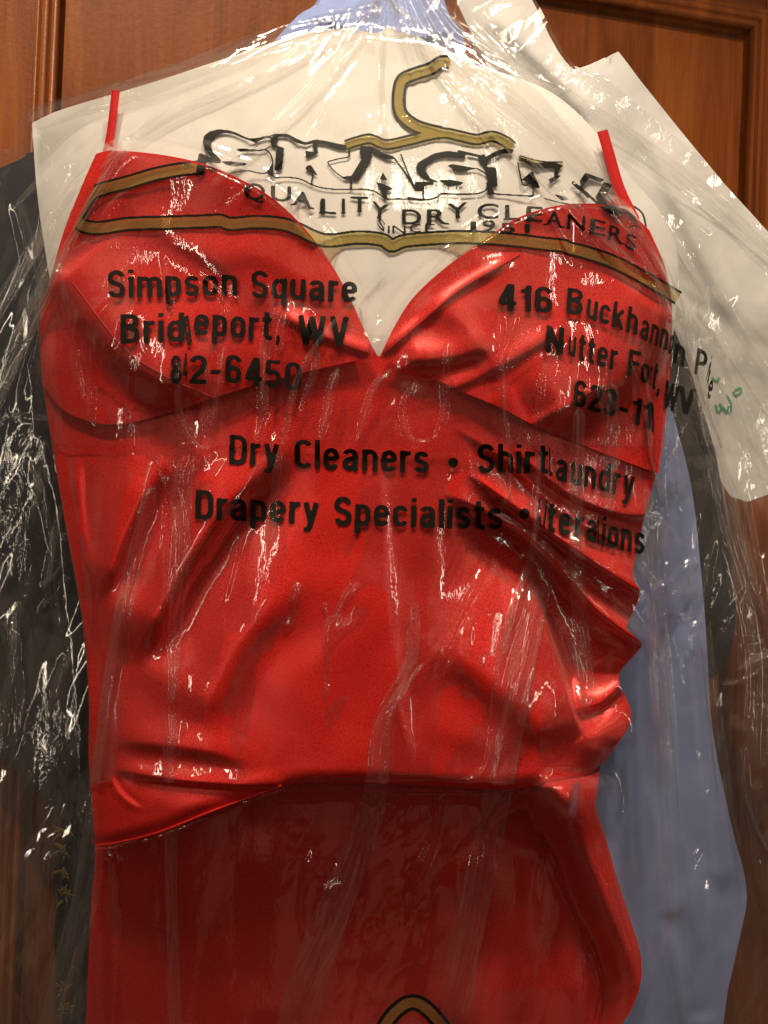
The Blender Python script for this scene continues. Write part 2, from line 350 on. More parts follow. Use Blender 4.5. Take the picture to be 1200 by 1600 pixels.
# cups
def blob(F, cx, cy, rx, ry, a, p=1.0):
    q = ((gx-cx)/rx)**2+((gy-cy)/ry)**2; F += a*np.exp(-q**p)
CUP = H.copy()
blob(CUP, 300, 480, 230, 190, 32); blob(CUP, 815, 500, 220, 190, 32)
fold(CUP, [(95, 420), (190, 540), (260, 590), (345, 626)], 20, 90, 38, 1.0, 70, .05, .3)
fold(CUP, [(830, 668), (920, 620), (990, 560), (1050, 470)], 17, 90, 40, 0.9, 70, .2, .1)
fold(CUP, [(590, 556), (660, 500), (720, 450), (812, 398)], 5, 10, 8, .3, 20, .1, .2)
fold(CUP, [(690, 612), (780, 570), (900, 500)], 5, 18, 10, .6, 30, .1, .3)
fold(CUP, [(822, 668), (900, 625), (965, 588)], 3, 8, 6, .3, 12, .1, .3)
fold(CUP, [(620, 560), (700, 555), (790, 530)], 9, 26, 18, .9, 40, .2, .4)
fold(CUP, [(420, 480), (500, 522), (580, 552)], 5, 14, 8, .5, 20, .3, .05)
fold(CUP, [(300, 400), (420, 400), (560, 520)], 6, 50, 30, .5, 60, .3, .3)
fold(CUP, [(190, 330), (330, 400), (430, 480), (520, 560)], 5, 30, 20, .5, 50, .3, .3)
fold(CUP, [(640, 470), (720, 500), (800, 600)], 5, 30, 20, .5, 50, .3, .3)
CUP += prof_y([235, 410, 490], [74, 9, 0], 50)
CUP += 2.5*vnoise(120, 90, 5)+1.0*vnoise(45, 40, 6)
BOD = H.copy(); BOD_REF[0] = BOD
Fd = lambda *a, **k: fold(BOD, *a, **k)
# under-bust seam: body tucked under the cup, then the bodice stands forward again
seamL = [(66, 600), (100, 641), (150, 661), (200, 661), (270, 644), (330, 623), (400, 601), (500, 576), (560, 563), (592, 560)]
seamR = [(592, 560), (660, 583), (720, 610), (780, 635), (830, 661), (900, 690), (960, 714), (1028, 740)]
Fd([(150, 945), (172, 885), (200, 817), (232, 750), (262, 700)], 26, 50, 24, .9, 56, .25, .35)
Fd([(198, 1040), (243, 960), (283, 885), (340, 800), (400, 735), (470, 660)], 32, 66, 32, .9, 74, .2, .35)
Fd([(290, 1145), (322, 1095), (362, 1015), (420, 945), (510, 860)], 15, 80, 40, .9, 100, .2, .45)
Fd([(120, 700), (125, 800), (140, 900)][::-1], 6, 14, 10, .6, 20, .3, .3)
Fd([(430, 1130), (480, 1040), (560, 960), (575, 850)], 8, 100, 70, .8, 120, .2, .3)
Fd([(165, 1150), (240, 1160), (330, 1172), (420, 1195)], 9, 26, 17, .9, 34, .25, .45)
Fd([(176, 1200), (230, 1212), (300, 1221), (380, 1226), (440, 1227), (520, 1224)], 9, 16, 6, .9, 22, .12, .3)
Fd([(170, 1205), (188, 1240), (225, 1268)][::-1], 4, 8, 4, .6, 9, .3, .3)
Fd([(225, 1322), (330, 1280), (400, 1250), (455, 1226)], 7, 20, 10, 1.0, 22, .1, .1)
Fd([(636, 1200), (612, 1040), (600, 900), (590, 760), (596, 620)], 5, 40, 16, .7, 50, .15, .3)
Fd([(690, 990), (740, 1035), (800, 1085), (880, 1160)], 15, 90, 40, .9, 100, .25, .2)
Fd([(650, 880), (730, 930), (800, 1000)], 5, 80, 60, .8, 60, .3, .3)
Fd([(640, 1120), (740, 1150), (850, 1190)], 4, 50, 30, .8, 40, .3, .2)
# side pleats on the right: each crest drops sharply, the next panel climbs back out of the shade
Fd([(790, 690), (880, 765), (960, 800), (1020, 806)], 10, 18, 6, 1.0, 50, .3, 0)
Fd([(700, 660), (790, 720), (880, 800), (1000, 868)], 7, 14, 6, 1.0, 40, .3, .2)
Fd([(725, 735), (810, 795), (880, 846), (950, 893), (1010, 930)], 19, 16, 4, 1.4, 66, .3, 0)
Fd([(690, 770), (760, 800), (834, 847), (900, 919), (945, 964), (1010, 1010)], 26, 17, 4, 1.6, 120, .3, 0)
Fd([(812, 870), (836, 925), (856, 988), (879, 1060), (892, 1108), (915, 1160)][::-1], 24, 60, 5, 1.3, 70, .15, .3)
Fd([(1000, 1058), (966, 1072), (945, 1094), (915, 1106), (890, 1108)], 20, 6, 46, 0, None, 0, .15)
Fd([(905, 1150), (922, 1166), (945, 1170)], 8, 24, 20, .4, 40, .2, .2)
blob(BOD, 932, 1036, 50, 36, -26)
BOD = BOD+2.5*vnoise(110, 120, 15, rot=.5)+1.0*vnoise(38, 60, 16, rot=.5)
# bottom edge of the bodice curls back
hem = [(120, 1330), (150, 1322), (182, 1318), (250, 1300), (330, 1268), (440, 1228), (520, 1224), (600, 1225), (700, 1230), (780, 1234), (840, 1228), (888, 1220), (918, 1210), (943, 1192), (957, 1174)]
sl, dd, tt = curve_dist(hem, 60)
q = np.clip(1+dd/26, 0, 1.4); BOD[sl] -= np.where((q > 0), 12*q**2.2, 0)
BOD_REF[0] = None
SK = H*0.22-40-44*np.clip((gy-1240)/360, 0, 1.0)*np.clip((900-gx)/200, 0, 1)
SK += 8*vnoise(66, 640, 25)+2.6*vnoise(30, 340, 27)+0.8*vnoise(40, 90, 26)
fold(SK, [(846, 1205), (886, 1255), (918, 1330), (948, 1405), (982, 1490), (992, 1560), (960, 1700)], 62, 60, 26, .7, 130, .02, 0)
fold(SK, [(760, 1235), (840, 1246), (900, 1260)], 36, 50, 50, 0, None, .3, .1); blob(SK, 900, 1235, 100, 65, 34)
fold(SK, [(680, 1300), (700, 1450), (710, 1640)], 7, 50, 40, .4, 60, .2, .2)
fold(SK, [(400, 1280), (410, 1450), (400, 1640)], 6, 60, 50, .4, 60, .2, .2)

SK[sl] -= 75*np.clip((-dd+2)/12, 0, 1)
SK -= 75*np.clip((1196-gy)/8, 0, 1)
dress = empty('satin_dress', 'bright red satin dress with thin straps and deep V neck, in the printed bag', 'dress')
def relief(name, F, cn, mat, parent, off=0.0, base=0.0):
    px, py = cn; y = base-(samp(F, px, py)+off)*S
    return grid_mesh(name, W(px, py, y), mat, parent)
relief('skirt', SK, coons([(142, 1195), (500, 1185), (940, 1188)], [(128, 1740), (500, 1740), (900, 1740)],
       [(142, 1195), (149, 1322), (143, 1400), (138, 1500), (134, 1600), (128, 1740)],
       [(940, 1188), (932, 1240), (931, 1264), (945, 1305), (970, 1390), (998, 1478), (1002, 1510), (1000, 1540), (985, 1580), (960, 1620), (900, 1740)], 240, 170), M['satin'], dress)
body_c = coons([(66, 596), (100, 636), (150, 655), (200, 655), (270, 638), (330, 617), (400, 595), (500, 570), (560, 558), (592, 556), (660, 577), (720, 604), (780, 629), (830, 655), (900, 684), (960, 708), (1028, 730)],
       hem[1:-1], [(66, 596), (82, 700), (100, 807), (117, 900), (128, 967), (135, 1033), (139, 1100), (139, 1192), (149, 1322)],
       [(1028, 730), (1014, 780), (1004, 820), (990, 885), (990, 905), (1000, 926), (990, 955), (979, 979), (990, 993), (1003, 1007), (990, 1025), (971, 1046), (967, 1066), (978, 1090), (987, 1120), (978, 1144), (957, 1174), (943, 1192)], 300, 260)
relief('bodice', BOD, body_c, M['satin'], dress)
cupL = coons([(150, 240), (180, 235), (260, 243), (330, 260), (400, 293), (450, 330), (500, 387), (540, 452), (575, 528), (592, 560)],
       [(66, 600), (100, 641), (150, 661), (200, 661), (270, 644), (330, 623), (400, 601), (500, 576), (560, 563), (592, 561)],
       [(150, 240), (128, 290), (100, 360), (80, 430), (62, 500), (66, 600)], [(592, 560), (592, 5605), (592, 561)] if 0 else [(592, 560), (592, 561)], 220, 130)
cupR = coons([(592, 560), (620, 503), (650, 460), (700, 415), (750, 380), (800, 345), (850, 326), (900, 318), (950, 322), (990, 338), (1015, 360)],
       [(592, 561), (660, 584), (720, 611), (780, 636), (830, 662), (900, 691), (960, 715), (1029, 740)],
       [(592, 560), (592, 561)], [(1015, 360), (1040, 420), (1050, 480), (1048, 560), (1040, 650), (1029, 740)], 220, 130)
# fade cup relief into the body at the seam
relief('cup', CUP, cupL, M['satin'], dress, 3.5)
relief('cup', CUP, cupR, M['satin'], dress, 3.5)
def ribbon(name, pts, wd, F, off, mat, parent, wav=0.0, n=40, base=0.0, m=6, wend=None, seed=0):
    c = poly_s(pts, n); d = np.gradient(c, axis=0); d /= np.hypot(d[:, 0], d[:, 1])[:, None]; nn = np.stack([-d[:, 1], d[:, 0]], -1)
    a = np.linspace(-1, 1, m)[None, :]; ww = np.linspace(wd, wend if wend else wd, n)[:, None]/2
    px = c[:, :1]+nn[:, :1]*a*ww; py = c[:, 1:]+nn[:, 1:]*a*ww
    y = base-(samp(F, px, py)+off+wav*(1-a**2))*S
    return grid_mesh(name, W(px, py, y), mat, parent)
ribbon('strap', [(181, 141), (174, 200), (166, 245)], 13, CUP*0+18, 6, M['strap'], dress, 2)
ribbon('strap', [(941, 204), (953, 245), (968, 295), (992, 345)], 17, CUP*0+22, 6, M['strap'], dress, 2)
# stitched seams
def cord(name, pts, r, F, off, mat, parent):
    c = poly_s(pts, 120); a = np.linspace(0, 2*math.pi, 7)[None, :]
    d = np.gradient(c, axis=0); d /= np.hypot(d[:, 0], d[:, 1])[:, None]; nn = np.stack([-d[:, 1], d[:, 0]], -1)
    px = c[:, :1]+nn[:, :1]*np.cos(a)*r; py = c[:, 1:]+nn[:, 1:]*np.cos(a)*r
    y = -(samp(F, c[:, :1], c[:, 1:])+off+np.sin(a)*r)*S
    return grid_mesh(name, W(px, py, y), mat, parent)
cord('piping', [(151, 1321), (182, 1317), (250, 1300), (330, 1268), (440, 1228)], 2.2, BOD, 3, M['satin'], dress)
cord('seam', [(112, 440), (190, 540), (260, 589), (330, 620)], 1.2, CUP, 3.6, M['thread'], dress)
cord('seam', [(812, 398), (720, 452), (660, 502), (600, 552)], 1.2, CUP, 3.6, M['thread'], dress)

# ------------------------------------------------------------------ white card form inside the dress
z0 = np.zeros_like(gx)
CARD_BASE = 0.006
PAP = 3*vnoise(260, 200, 31)+1.0*vnoise(70, 60, 32)-8*np.clip(np.abs(gx-560)/520, 0, 1.3)**2.2
PAP += np.clip(1-((gx-560)/500)**2, 0, 1)**0.8*prof_y([20, 130, 230, 350, 585, 720], [14, 40, 68, 88, 96, 10])
card = relief('card_form', PAP, coons(
    [(50, 192), (100, 170), (250, 125), (400, 75), (470, 52), (530, 46), (552, 41), (560, 47), (575, 50), (590, 51), (604, 44), (615, 43), (622, 50), (634, 49), (642, 55), (655, 58), (668, 66), (690, 72), (740, 100), (810, 122), (870, 150), (930, 205), (975, 270)],
    [(110, 620), (580, 650), (1040, 620)], [(50, 192), (58, 300), (72, 400), (110, 620)],
    [(975, 270), (1030, 330), (1060, 420), (1040, 620)], 220, 160), M['paper'], None, 0, 0.006)
card.name = 'card_form'; tag(card, 'cream white cardboard bust form with a scalloped top filling the neckline of the red dress', 'card form')

# ------------------------------------------------------------------ blue garment
BL = 9*vnoise(70, 420, 41)+4*vnoise(36, 260, 42)
for p, a_ in (([(1030, 700), (1050, 1000), (1075, 1300), (1070, 1650)], 9), ([(985, 1000), (1000, 1300), (1010, 1650)], -8), ([(1080, 950), (1100, 1200), (1130, 1400)], 8), ([(1040, 1420), (1080, 1500), (1090, 1600)], -7)):
    fold(BL, p, a_, 26, 18, .3, 40, .15, .1)
blue = empty('blue_shirt', 'plain periwinkle blue shirt hanging behind the red dress, its sleeve showing at the right', 'shirt')
relief('shirt_body', BL, coons([(500, -120), (600, -120), (690, -120)], [(250, 1500), (600, 1500), (960, 1500)],
    [(500, -120), (498, -5), (462, 28), (400, 110), (250, 400), (240, 1500)], [(690, -120), (690, 5), (722, 50), (742, 120), (860, 300), (980, 600), (975, 1100), (960, 1500)], 120, 160), M['blue'], blue, 0, 0.045)
relief('sleeve', BL, coons([(900, 560), (960, 560), (1050, 640)], [(900, 1740), (1000, 1740), (1115, 1740)],
    [(900, 560), (900, 1000), (900, 1740)], [(1050, 640), (1080, 760), (1096, 900), (1104, 1000), (1112, 1130), (1130, 1230), (1148, 1310), (1160, 1352), (1166, 1385), (1166, 1415), (1158, 1455), (1146, 1510), (1134, 1570), (1115, 1740)], 90, 220), M['blue'], blue, 3, 0.040)
relief('collar', BL, coons([(512, -100), (600, -90), (680, -100)], [(476, 18), (600, 60), (716, 48)], [(512, -100), (500, 0), (476, 18)], [(680, -100), (694, 0), (716, 48)], 60, 40), M['blue'], blue, 12, 0.040)

# ------------------------------------------------------------------ black jacket
JK = 5*vnoise(80, 300, 51)+3*vnoise(40, 120, 52)
for p, a_ in (([(100, 300), (60, 600), (60, 1000)], 10), ([(20, 600), (40, 800), (20, 1000)], -10), ([(120, 500), (110, 800), (125, 1200)], 9)):
    fold(JK, p, a_, 22, 16, .3, 30, .2, .2)
jacket = empty('black_jacket', 'near black jacket hanging behind the red dress, its sleeve showing along the left edge', 'jacket')
relief('jacket_body', JK, coons([(40, 240), (500, 150), (1000, 420)], [(106, 1740), (500, 1740), (880, 1740)],
    [(40, 240), (60, 500), (80, 900), (100, 1250), (106, 1740)], [(1000, 420), (1070, 500), (1108, 610), (1128, 760), (1140, 870), (1150, 960), (1132, 1040), (1090, 1080), (1000, 1200), (880, 1740)], 140, 160), M['black'], jacket, 0, 0.075)
relief('sleeve', JK, coons([(-120, 300), (0, 262), (56, 236)], [(-120, 1080), (0, 1178), (112, 1290)],
    [(-120, 300), (-120, 700), (-120, 1080)], [(56, 236), (100, 330), (120, 600), (126, 900), (124, 1150), (112, 1290)], 70, 140), M['black'], jacket, 2, 0.066)
# gold leaf embroidery down the jacket front
def leaf_mesh(name, leaves, y, mat, parent):
    vs, fs = [], []
    for (cx, cy, L_, w_, ang) in leaves:
        ca, sa = math.cos(ang), math.sin(ang); b0 = len(vs)
        pr = [(0, 0, 0), (.3, .5, 1), (.65, .42, 1), (1, 0, 0), (.65, -.42, 1), (.3, -.5, 1), (.5, 0, 3)]
        for u, v, h in pr:
            x_ = cx+ca*u*L_-sa*v*w_; y_ = cy+sa*u*L_+ca*v*w_
            vs.append(tuple(W(np.array(x_), np.array(y_), np.array(y-h*S))))
        fs += [(b0+6, b0+i, b0+(i+1) % 6) for i in range(6)]
    me = bpy.data.meshes.new(name); me.from_pydata([tuple(map(float, v)) for v in vs], [], fs); me.update(); return link(name, me, mat, parent)
lv = []
for cy in (1300, 1330, 1365, 1400, 1545, 1580):
    if cy == 1545: lv1 = lv; lv = []
    for k in range(11):
        lv.append((100+random.uniform(-5, 5), cy+random.uniform(-6, 6), random.uniform(10, 20), random.uniform(2.5, 5), random.uniform(0, 6.28)))
relief('front_facing', JK, coons([(84, 1240), (110, 1240), (150, 1240)], [(92, 1740), (120, 1740), (150, 1740)], [(84, 1240), (86, 1500), (92, 1740)], [(150, 1240), (150, 1500), (150, 1740)], 20, 60), M['black'], jacket, 4, 0.070)
leaf_mesh('leaf_embroidery', lv1, 0.0635, M['gold_thread'], jacket)
leaf_mesh('leaf_embroidery', lv, 0.0635, M['gold_thread'], jacket)

# ------------------------------------------------------------------ white paper cover on the right
PR = 6*vnoise(150, 220, 61, rot=.6)+2.5*vnoise(50, 90, 62, rot=.6)
for p, a_ in (([(900, 110), (960, 300), (1100, 600)], 10), ([(760, 10), (860, 110), (930, 200)], 9), ([(1000, 180), (1100, 400), (1190, 560)], 8)):
    fold(PR, p, a_, 26, 18, .3, 40, .2, .2)
cover = relief('paper_cover', PR, coons([(716, -120), (760, -120), (810, -120)],
    [(1030, 470), (1078, 556), (1098, 640), (1118, 706), (1126, 752), (1142, 776), (1168, 784), (1205, 771), (1260, 766), (1345, 740)],
    [(716, -120), (716, 8), (740, 60), (850, 260), (1030, 470)],
    [(810, -120), (826, -10), (842, 20), (858, 55), (872, 80), (882, 94), (890, 103), (900, 111), (912, 117), (924, 119), (935, 118), (943, 114), (950, 107), (958, 95), (966, 80), (980, 98), (1000, 125), (1060, 200), (1130, 285), (1200, 362), (1345, 530), (1345, 740)], 150, 460, smooth=False), M['paper2'], None, 0, 0.058)
tag(cover, 'white paper garment cover with a pointed corner and green marker scribbles at the right', 'paper cover')
# green marker scribbles: strokes lying on the paper
def strokes(name, strs, r, F, off, mat, parent, base):
    vs, fs = [], []
    for st in strs:
        c = poly_s(st, 14); d = np.gradient(c, axis=0); d /= np.maximum(1e-6, np.hypot(d[:, 0], d[:, 1]))[:, None]; nn = np.stack([-d[:, 1], d[:, 0]], -1)
        for i in range(14):
            for s_ in (-1, 1):
                x_, y_ = c[i]+nn[i]*s_*r; vs.append(tuple(map(float, W(np.array(x_), np.array(y_), base-(samp(F, np.array(x_), np.array(y_))+off)*S))))
        b0 = len(vs)-28; fs += [(b0+2*i, b0+2*i+1, b0+2*i+3, b0+2*i+2) for i in range(13)]
    me = bpy.data.meshes.new(name); me.from_pydata(vs, [], fs); me.update(); return link(name, me, mat, parent)
strokes('marker_writing', [[(1112, 590), (1120, 596), (1123, 590)], [(1145, 612), (1150, 618), (1158, 612), (1156, 606), (1148, 610)], [(1118, 632), (1122, 645), (1130, 636), (1134, 646), (1140, 634)],
    [(1136, 618), (1142, 630), (1141, 645), (1132, 640)], [(1124, 630), (1130, 640)]], 1.6, PR, 1.2, M['green'], cover, 0.058)

# ------------------------------------------------------------------ the printed bag over the dress
inside = np.clip(bul*4, 0, 1)
ALL = np.where(gy < 1225, np.maximum(BOD, np.where(gy < 700, CUP, 0)), SK+18)
ALL = ALL*inside
neck = np.interp(gx, [60, 100, 128, 150, 180, 260, 330, 400, 450, 500, 540, 575, 592, 620, 650, 700, 750, 800, 850, 900, 950, 990, 1015, 1040, 1050], [520, 360, 290, 240, 235, 243, 260, 293, 330, 387, 452, 528, 560, 503, 460, 415, 380, 345, 326, 318, 322, 338, 360, 420, 480])
ALL = np.where(gy < neck-4, 0, ALL+np.where(gy < 700, 3.5, 0))
cardm = (gy > np.interp(gx, [50, 250, 530, 660, 810, 930, 1030], [192, 125, 46, 60, 122, 205, 330])) & (gx > 55) & (gx < 1040)
ALL = np.where(cardm & (gy < 620), np.maximum(ALL, PAP-13), ALL)
def dilate(F, r):
    k = int(r/ST); o = F.copy()
    for ax in (0, 1):
        b_ = o.copy()
        for s_ in range(1, k+1): b_ = np.maximum(b_, np.maximum(np.roll(o, s_, ax), np.roll(o, -s_, ax)))
        o = b_
    return o
tk = np.clip((640-gy)/60, 0, 1)
uk = np.clip((430-gy)/60, 0, 1)
ENV = ((blur(dilate(ALL, 10), 6, 2)+3)*(1-uk)+(blur(dilate(ALL, 4), 6, 2)+1.3)*uk)*tk+(blur(dilate(ALL, 4), 5, 2)+2)*(1-tk)
gapk = np.clip((640-gy)/80, 0, 1); FM = np.maximum(blur(dilate(ALL, 5), 12)+1*gapk, ENV-1.5*(1-gapk))
# falls back beside the dress
FM -= 26*np.clip((gx-1030)/160, 0, 1)**1.2+14*np.clip((60-gx)/120, 0, 1)
FB = FM.copy()
# gathers running down from the knot at the top
th = np.arctan2(gx-606, gy+90); r_ = np.hypot(gx-606, gy+90)
gat = np.sin(th*31+1.7*np.sin(th*13)+0.6*vnoise(90, 300, 77))*0.6+np.sin(th*67+2)*0.3
FM += gat*5.5*np.exp(-(r_/210)**2)+gat*1.2*np.exp(-(r_/520)**2)
T = lambda pts, amp, w, a=.2, b=.2, p=1.0: tent(FM, pts, amp, w, a, b, p)
# shoulder folds, left
T([(520, 30), (300, 170), (130, 300), (0, 500), (-60, 640)], 7, 16); T([(470, 50), (260, 150), (100, 260), (-40, 380)], 6, 12)
T([(285, 118), (262, 150), (190, 240), (60, 470), (-30, 640)], 7, 12); T([(560, 40), (420, 190), (330, 260), (200, 300), (120, 400)], 4, 8)
T([(95, 412), (60, 500), (15, 600), (-30, 690)], 13, 9, .05, .2); T([(200, 180), (120, 330), (40, 470)], 5, 12)
T([(585, 60), (440, 250), (330, 340)], 3, 7); T([(360, 130), (180, 230), (60, 320)], -4, 10)
# right shoulder
T([(640, 40), (700, 140), (790, 230), (900, 340), (1040, 450)], 9, 6, .1, .1); T([(660, 30), (760, 150), (900, 260), (1000, 380)], 8, 8)
T([(690, 60), (840, 190), (950, 290), (1030, 440)], -7, 9); T([(740, 200), (850, 330), (900, 420)], 5, 5)
T([(820, 240), (900, 340), (960, 420)], 5, 5); T([(700, 40), (860, 150), (960, 300), (1050, 460), (1095, 600)], 10, 9, .1, .1)
# vertical creases over the bodice
cre = [([(255, 400), (262, 440), (268, 500)], 6, 6), ([(420, 430), (428, 480), (412, 560), (410, 640), (402, 690)], 11, 7), ([(455, 470), (440, 520), (435, 552)], 7, 6), ([(480, 480), (494, 560), (480, 620), (462, 660)], 7, 5),
 ([(350, 540), (338, 620), (330, 700)], 9, 6), ([(278, 560), (281, 640), (300, 690), (328, 702)], 11, 6), ([(320, 560), (322, 640), (325, 700)], 7, 5), ([(528, 575), (515, 620), (502, 690)], 10, 6),
 ([(612, 578), (590, 600), (572, 640), (556, 690)], 8, 6), ([(652, 590), (630, 640), (640, 690), (680, 690)], 7, 6), ([(700, 530), (696, 600), (693, 650), (675, 700)], 8, 6),
 ([(785, 480), (782, 560), (790, 690), (798, 770), (780, 800)], 8, 6), ([(812, 485), (784, 570), (788, 640)], 7, 6), ([(850, 560), (842, 650), (845, 760), (838, 850)], 7, 7),
 ([(842, 740), (838, 830), (818, 900), (796, 1000)], 16, 11), ([(730, 700), (738, 740), (745, 770)], 8, 10), ([(800, 770), (812, 800)], 6, 4),
 ([(905, 560), (900, 650), (902, 800), (906, 960)], 6, 9), ([(948, 540), (946, 680), (935, 800)], 5, 9), ([(985, 560), (990, 700), (985, 760)], 6, 9), ([(1000, 540), (1012, 640), (1020, 730), (1045, 815)], 11, 6),
 ([(875, 600), (872, 700), (868, 800)], 5, 8), ([(1045, 560), (1050, 700), (1060, 790), (1085, 860)], 8, 8), ([(1075, 540), (1095, 660), (1120, 820), (1140, 1000)], 9, 9),
 ([(985, 700), (1010, 820), (1020, 930), (1030, 1120), (1045, 1400), (1070, 1640)], 12, 13), ([(1020, 900), (1040, 1000), (1050, 1140), (1060, 1300)], 7, 7),
 ([(250, 660), (222, 790), (196, 930), (166, 1120), (150, 1240), (110, 1480), (85, 1640)], 9, 13), ([(290, 680), (270, 800), (262, 950), (265, 1200), (268, 1400), (280, 1640)], 6, 9),
 ([(420, 700), (330, 860), (320, 900)], 4, 7), ([(380, 820), (352, 930), (340, 960)], 4, 8), ([(470, 900), (455, 960), (440, 1000)], 6, 14), ([(560, 905), (520, 970), (510, 1020)], 9, 14), ([(500, 900), (512, 1000), (505, 1130)], 5, 9),
 ([(770, 860), (720, 960), (690, 1030), (680, 1060)], 6, 7), ([(700, 1000), (650, 1060), (610, 1120), (600, 1220), (560, 1300)], 7, 9), ([(615, 1080), (640, 1160), (640, 1200)], 8, 6),
 ([(855, 860), (800, 1100), (765, 1300), (730, 1500), (705, 1650)], 10, 14), ([(835, 880), (780, 1040), (760, 1200), (690, 1240), (660, 1340)], 7, 8), ([(690, 1230), (680, 1300), (640, 1390)], 9, 7),
 ([(575, 1220), (560, 1310), (500, 1480), (440, 1650)], 8, 10), ([(500, 1310), (470, 1400), (480, 1500)], 7, 12), ([(540, 1380), (500, 1400), (490, 1480)], 6, 9), ([(400, 1520), (380, 1640)], 7, 10),
 ([(120, 480), (118, 560), (130, 640)], 6, 7), ([(170, 460), (145, 490)], 9, 6), ([(150, 520), (142, 620), (146, 700)], 6, 9), ([(205, 560), (200, 640), (205, 720)], 5, 6),
 ([(240, 690), (255, 780), (240, 900)], 5, 6), ([(300, 420), (350, 470), (345, 530)], 3, 6), ([(20, 700), (60, 760), (90, 900)], 5, 9), ([(1130, 900), (1165, 1050), (1170, 1250)], 7, 8), ([(1150, 1060), (1190, 1020)], 8, 5), ([(1090, 960), (1120, 1200), (1130, 1300)], 6, 8)]
for p_, a_, w_ in cre: T(p_, a_*1.15, w_, .25, .3)
# crumpled patches
def patch(cx, cy, rx, ry, amp, sc, seed, rot=0):
    m = np.exp(-((((gx-cx)/rx)**2+((gy-cy)/ry)**2)**1.5))
    return m*amp*1.3*(facet(sc*1.5, sc*2.6, seed, rot)+0.4*facet(sc*.7, sc*1.1, seed+1, rot))
for i, (cx, cy, rx, ry, amp, sc) in enumerate([(300, 720, 45, 60, 3.0, 13), (430, 660, 45, 45, 2.4, 14), (560, 670, 40, 60, 2.6, 13), (640, 640, 45, 60, 3.6, 17), (730, 750, 30, 50, 3.2, 13), (520, 760, 60, 60, 2.4, 14),
    (535, 840, 40, 40, 3.0, 14), (430, 970, 50, 45, 4.0, 17), (520, 960, 50, 60, 4.6, 18), (520, 1080, 30, 60, 3.0, 14), (440, 1130, 40, 30, 3, 16), (680, 1040, 45, 50, 2.6, 15), (620, 1280, 70, 80, 3.0, 18),
    (495, 1360, 60, 90, 5.0, 20), (560, 1480, 80, 90, 3.6, 22), (400, 1550, 50, 60, 4.0, 18), (740, 1000, 30, 60, 2.4, 12), (160, 540, 50, 90, 3.2, 22), (360, 720, 50, 50, 2.4, 14), (880, 1000, 40, 60, 1.6, 20), (1090, 900, 50, 30, 3.6, 20), (1085, 980, 30, 25, 3.2, 14), (1170, 1230, 20, 30, 3.2, 10), (640, 1420, 60, 120, 2.6, 20), (250, 620, 60, 60, 2, 22)]):
    FM += patch(cx, cy, rx, ry, amp, sc, 200+7*i)
low_ = np.clip((gy-520)/160, 0.10, 1)
FM += (4.2*facet(64, 420, 81, 0.03)+1.9*facet(27, 150, 82, -0.05)*np.clip(0.5+1.4*vnoise(150, 260, 85), 0, 1.4)+0.5*facet(12, 34, 83, 0.1)*np.clip(2.2*vnoise(120, 160, 86)-.3, 0, 1))*low_
FM = np.maximum(FM, ENV-2*(1-uk)); FM = FM*(1-uk)+(ENV+2.6*np.tanh((FM-ENV)/2.6))*uk; kk = np.clip((gy-380)/60, 0, 1); FM = FM*(1-kk)+(ENV+6*np.tanh((FM-2.5-ENV)/6))*kk
FY = -FM*S
bag = empty('printed_dry_cleaning_bag', 'clear plastic bag printed with gold hanger and black lettering, over the red dress', 'garment bag')
LB = [(-70, 592), (-20, 582), (8, 556), (28, 500), (50, 430), (78, 340), (100, 270), (125, 190), (143, 130), (158, 80), (168, 48), (180, 30), (200, 22), (250, 10), (310, -10), (400, -35), (600, -70), (1740, -90)]
RB = [(-70, 622), (-20, 660), (0, 690), (60, 752), (120, 818), (200, 900), (290, 967), (370, 1012), (460, 1062), (560, 1092), (640, 1114), (720, 1138), (850, 1174), (950, 1196), (1100, 1222), (1300, 1245), (1740, 1260)]
rows = np.r_[np.arange(-70, 200, 1.6), np.arange(200, 1741, 3.0)]
l_ = np.interp(rows, *zip(*LB)); rr_ = np.interp(rows, *zip(*RB))
l_ = l_+1.2*np.sin(rows/9)+1.5*np.sin(rows/31); rr_ = rr_+1.5*np.sin(rows/17)
u = np.linspace(0, 1, 470)[None]; px = l_[:, None]*(1-u)+rr_[:, None]*u; py = rows[:, None]+0*u
grid_mesh('film', W(px, py, samp(FY, px, py)), M['film'], bag)

def strip(pts, w0, w1, off, parent, F=FM, base=0.0, wav=3.0, mat='film_fold', name='film_fold', n=160, m=15, seed=0):
    c = poly_s(pts, n); d = np.gradient(c, axis=0); d /= np.hypot(d[:, 0], d[:, 1])[:, None]; nn = np.stack([-d[:, 1], d[:, 0]], -1)
    r = np.random.default_rng(seed); s_ = np.linspace(0, 1, n)[:, None]
    ed = lambda k: sum(np.sin(s_*f+r.random()*6)*a for f, a in ((9, .10), (21, .06), (47, .03)))
    wd = (w0+(w1-w0)*s_)/2; a = np.linspace(-1, 1, m)[None]
    sh = np.where(a < 0, 1+ed(0), 1+ed(1))*np.minimum(1, np.minimum(s_*30+.4, (1-s_)*30+.4))
    px = c[:, :1]+nn[:, :1]*a*wd*sh; py = c[:, 1:]+nn[:, 1:]*a*wd*sh
    h = wav*(1-a**2)+wav*.5*np.cos(a*7+3*np.sin(s_*11+seed))
    y = base-(samp(F, px, py)+off+h)*S
    return grid_mesh(name, W(px, py, y), M[mat], parent)
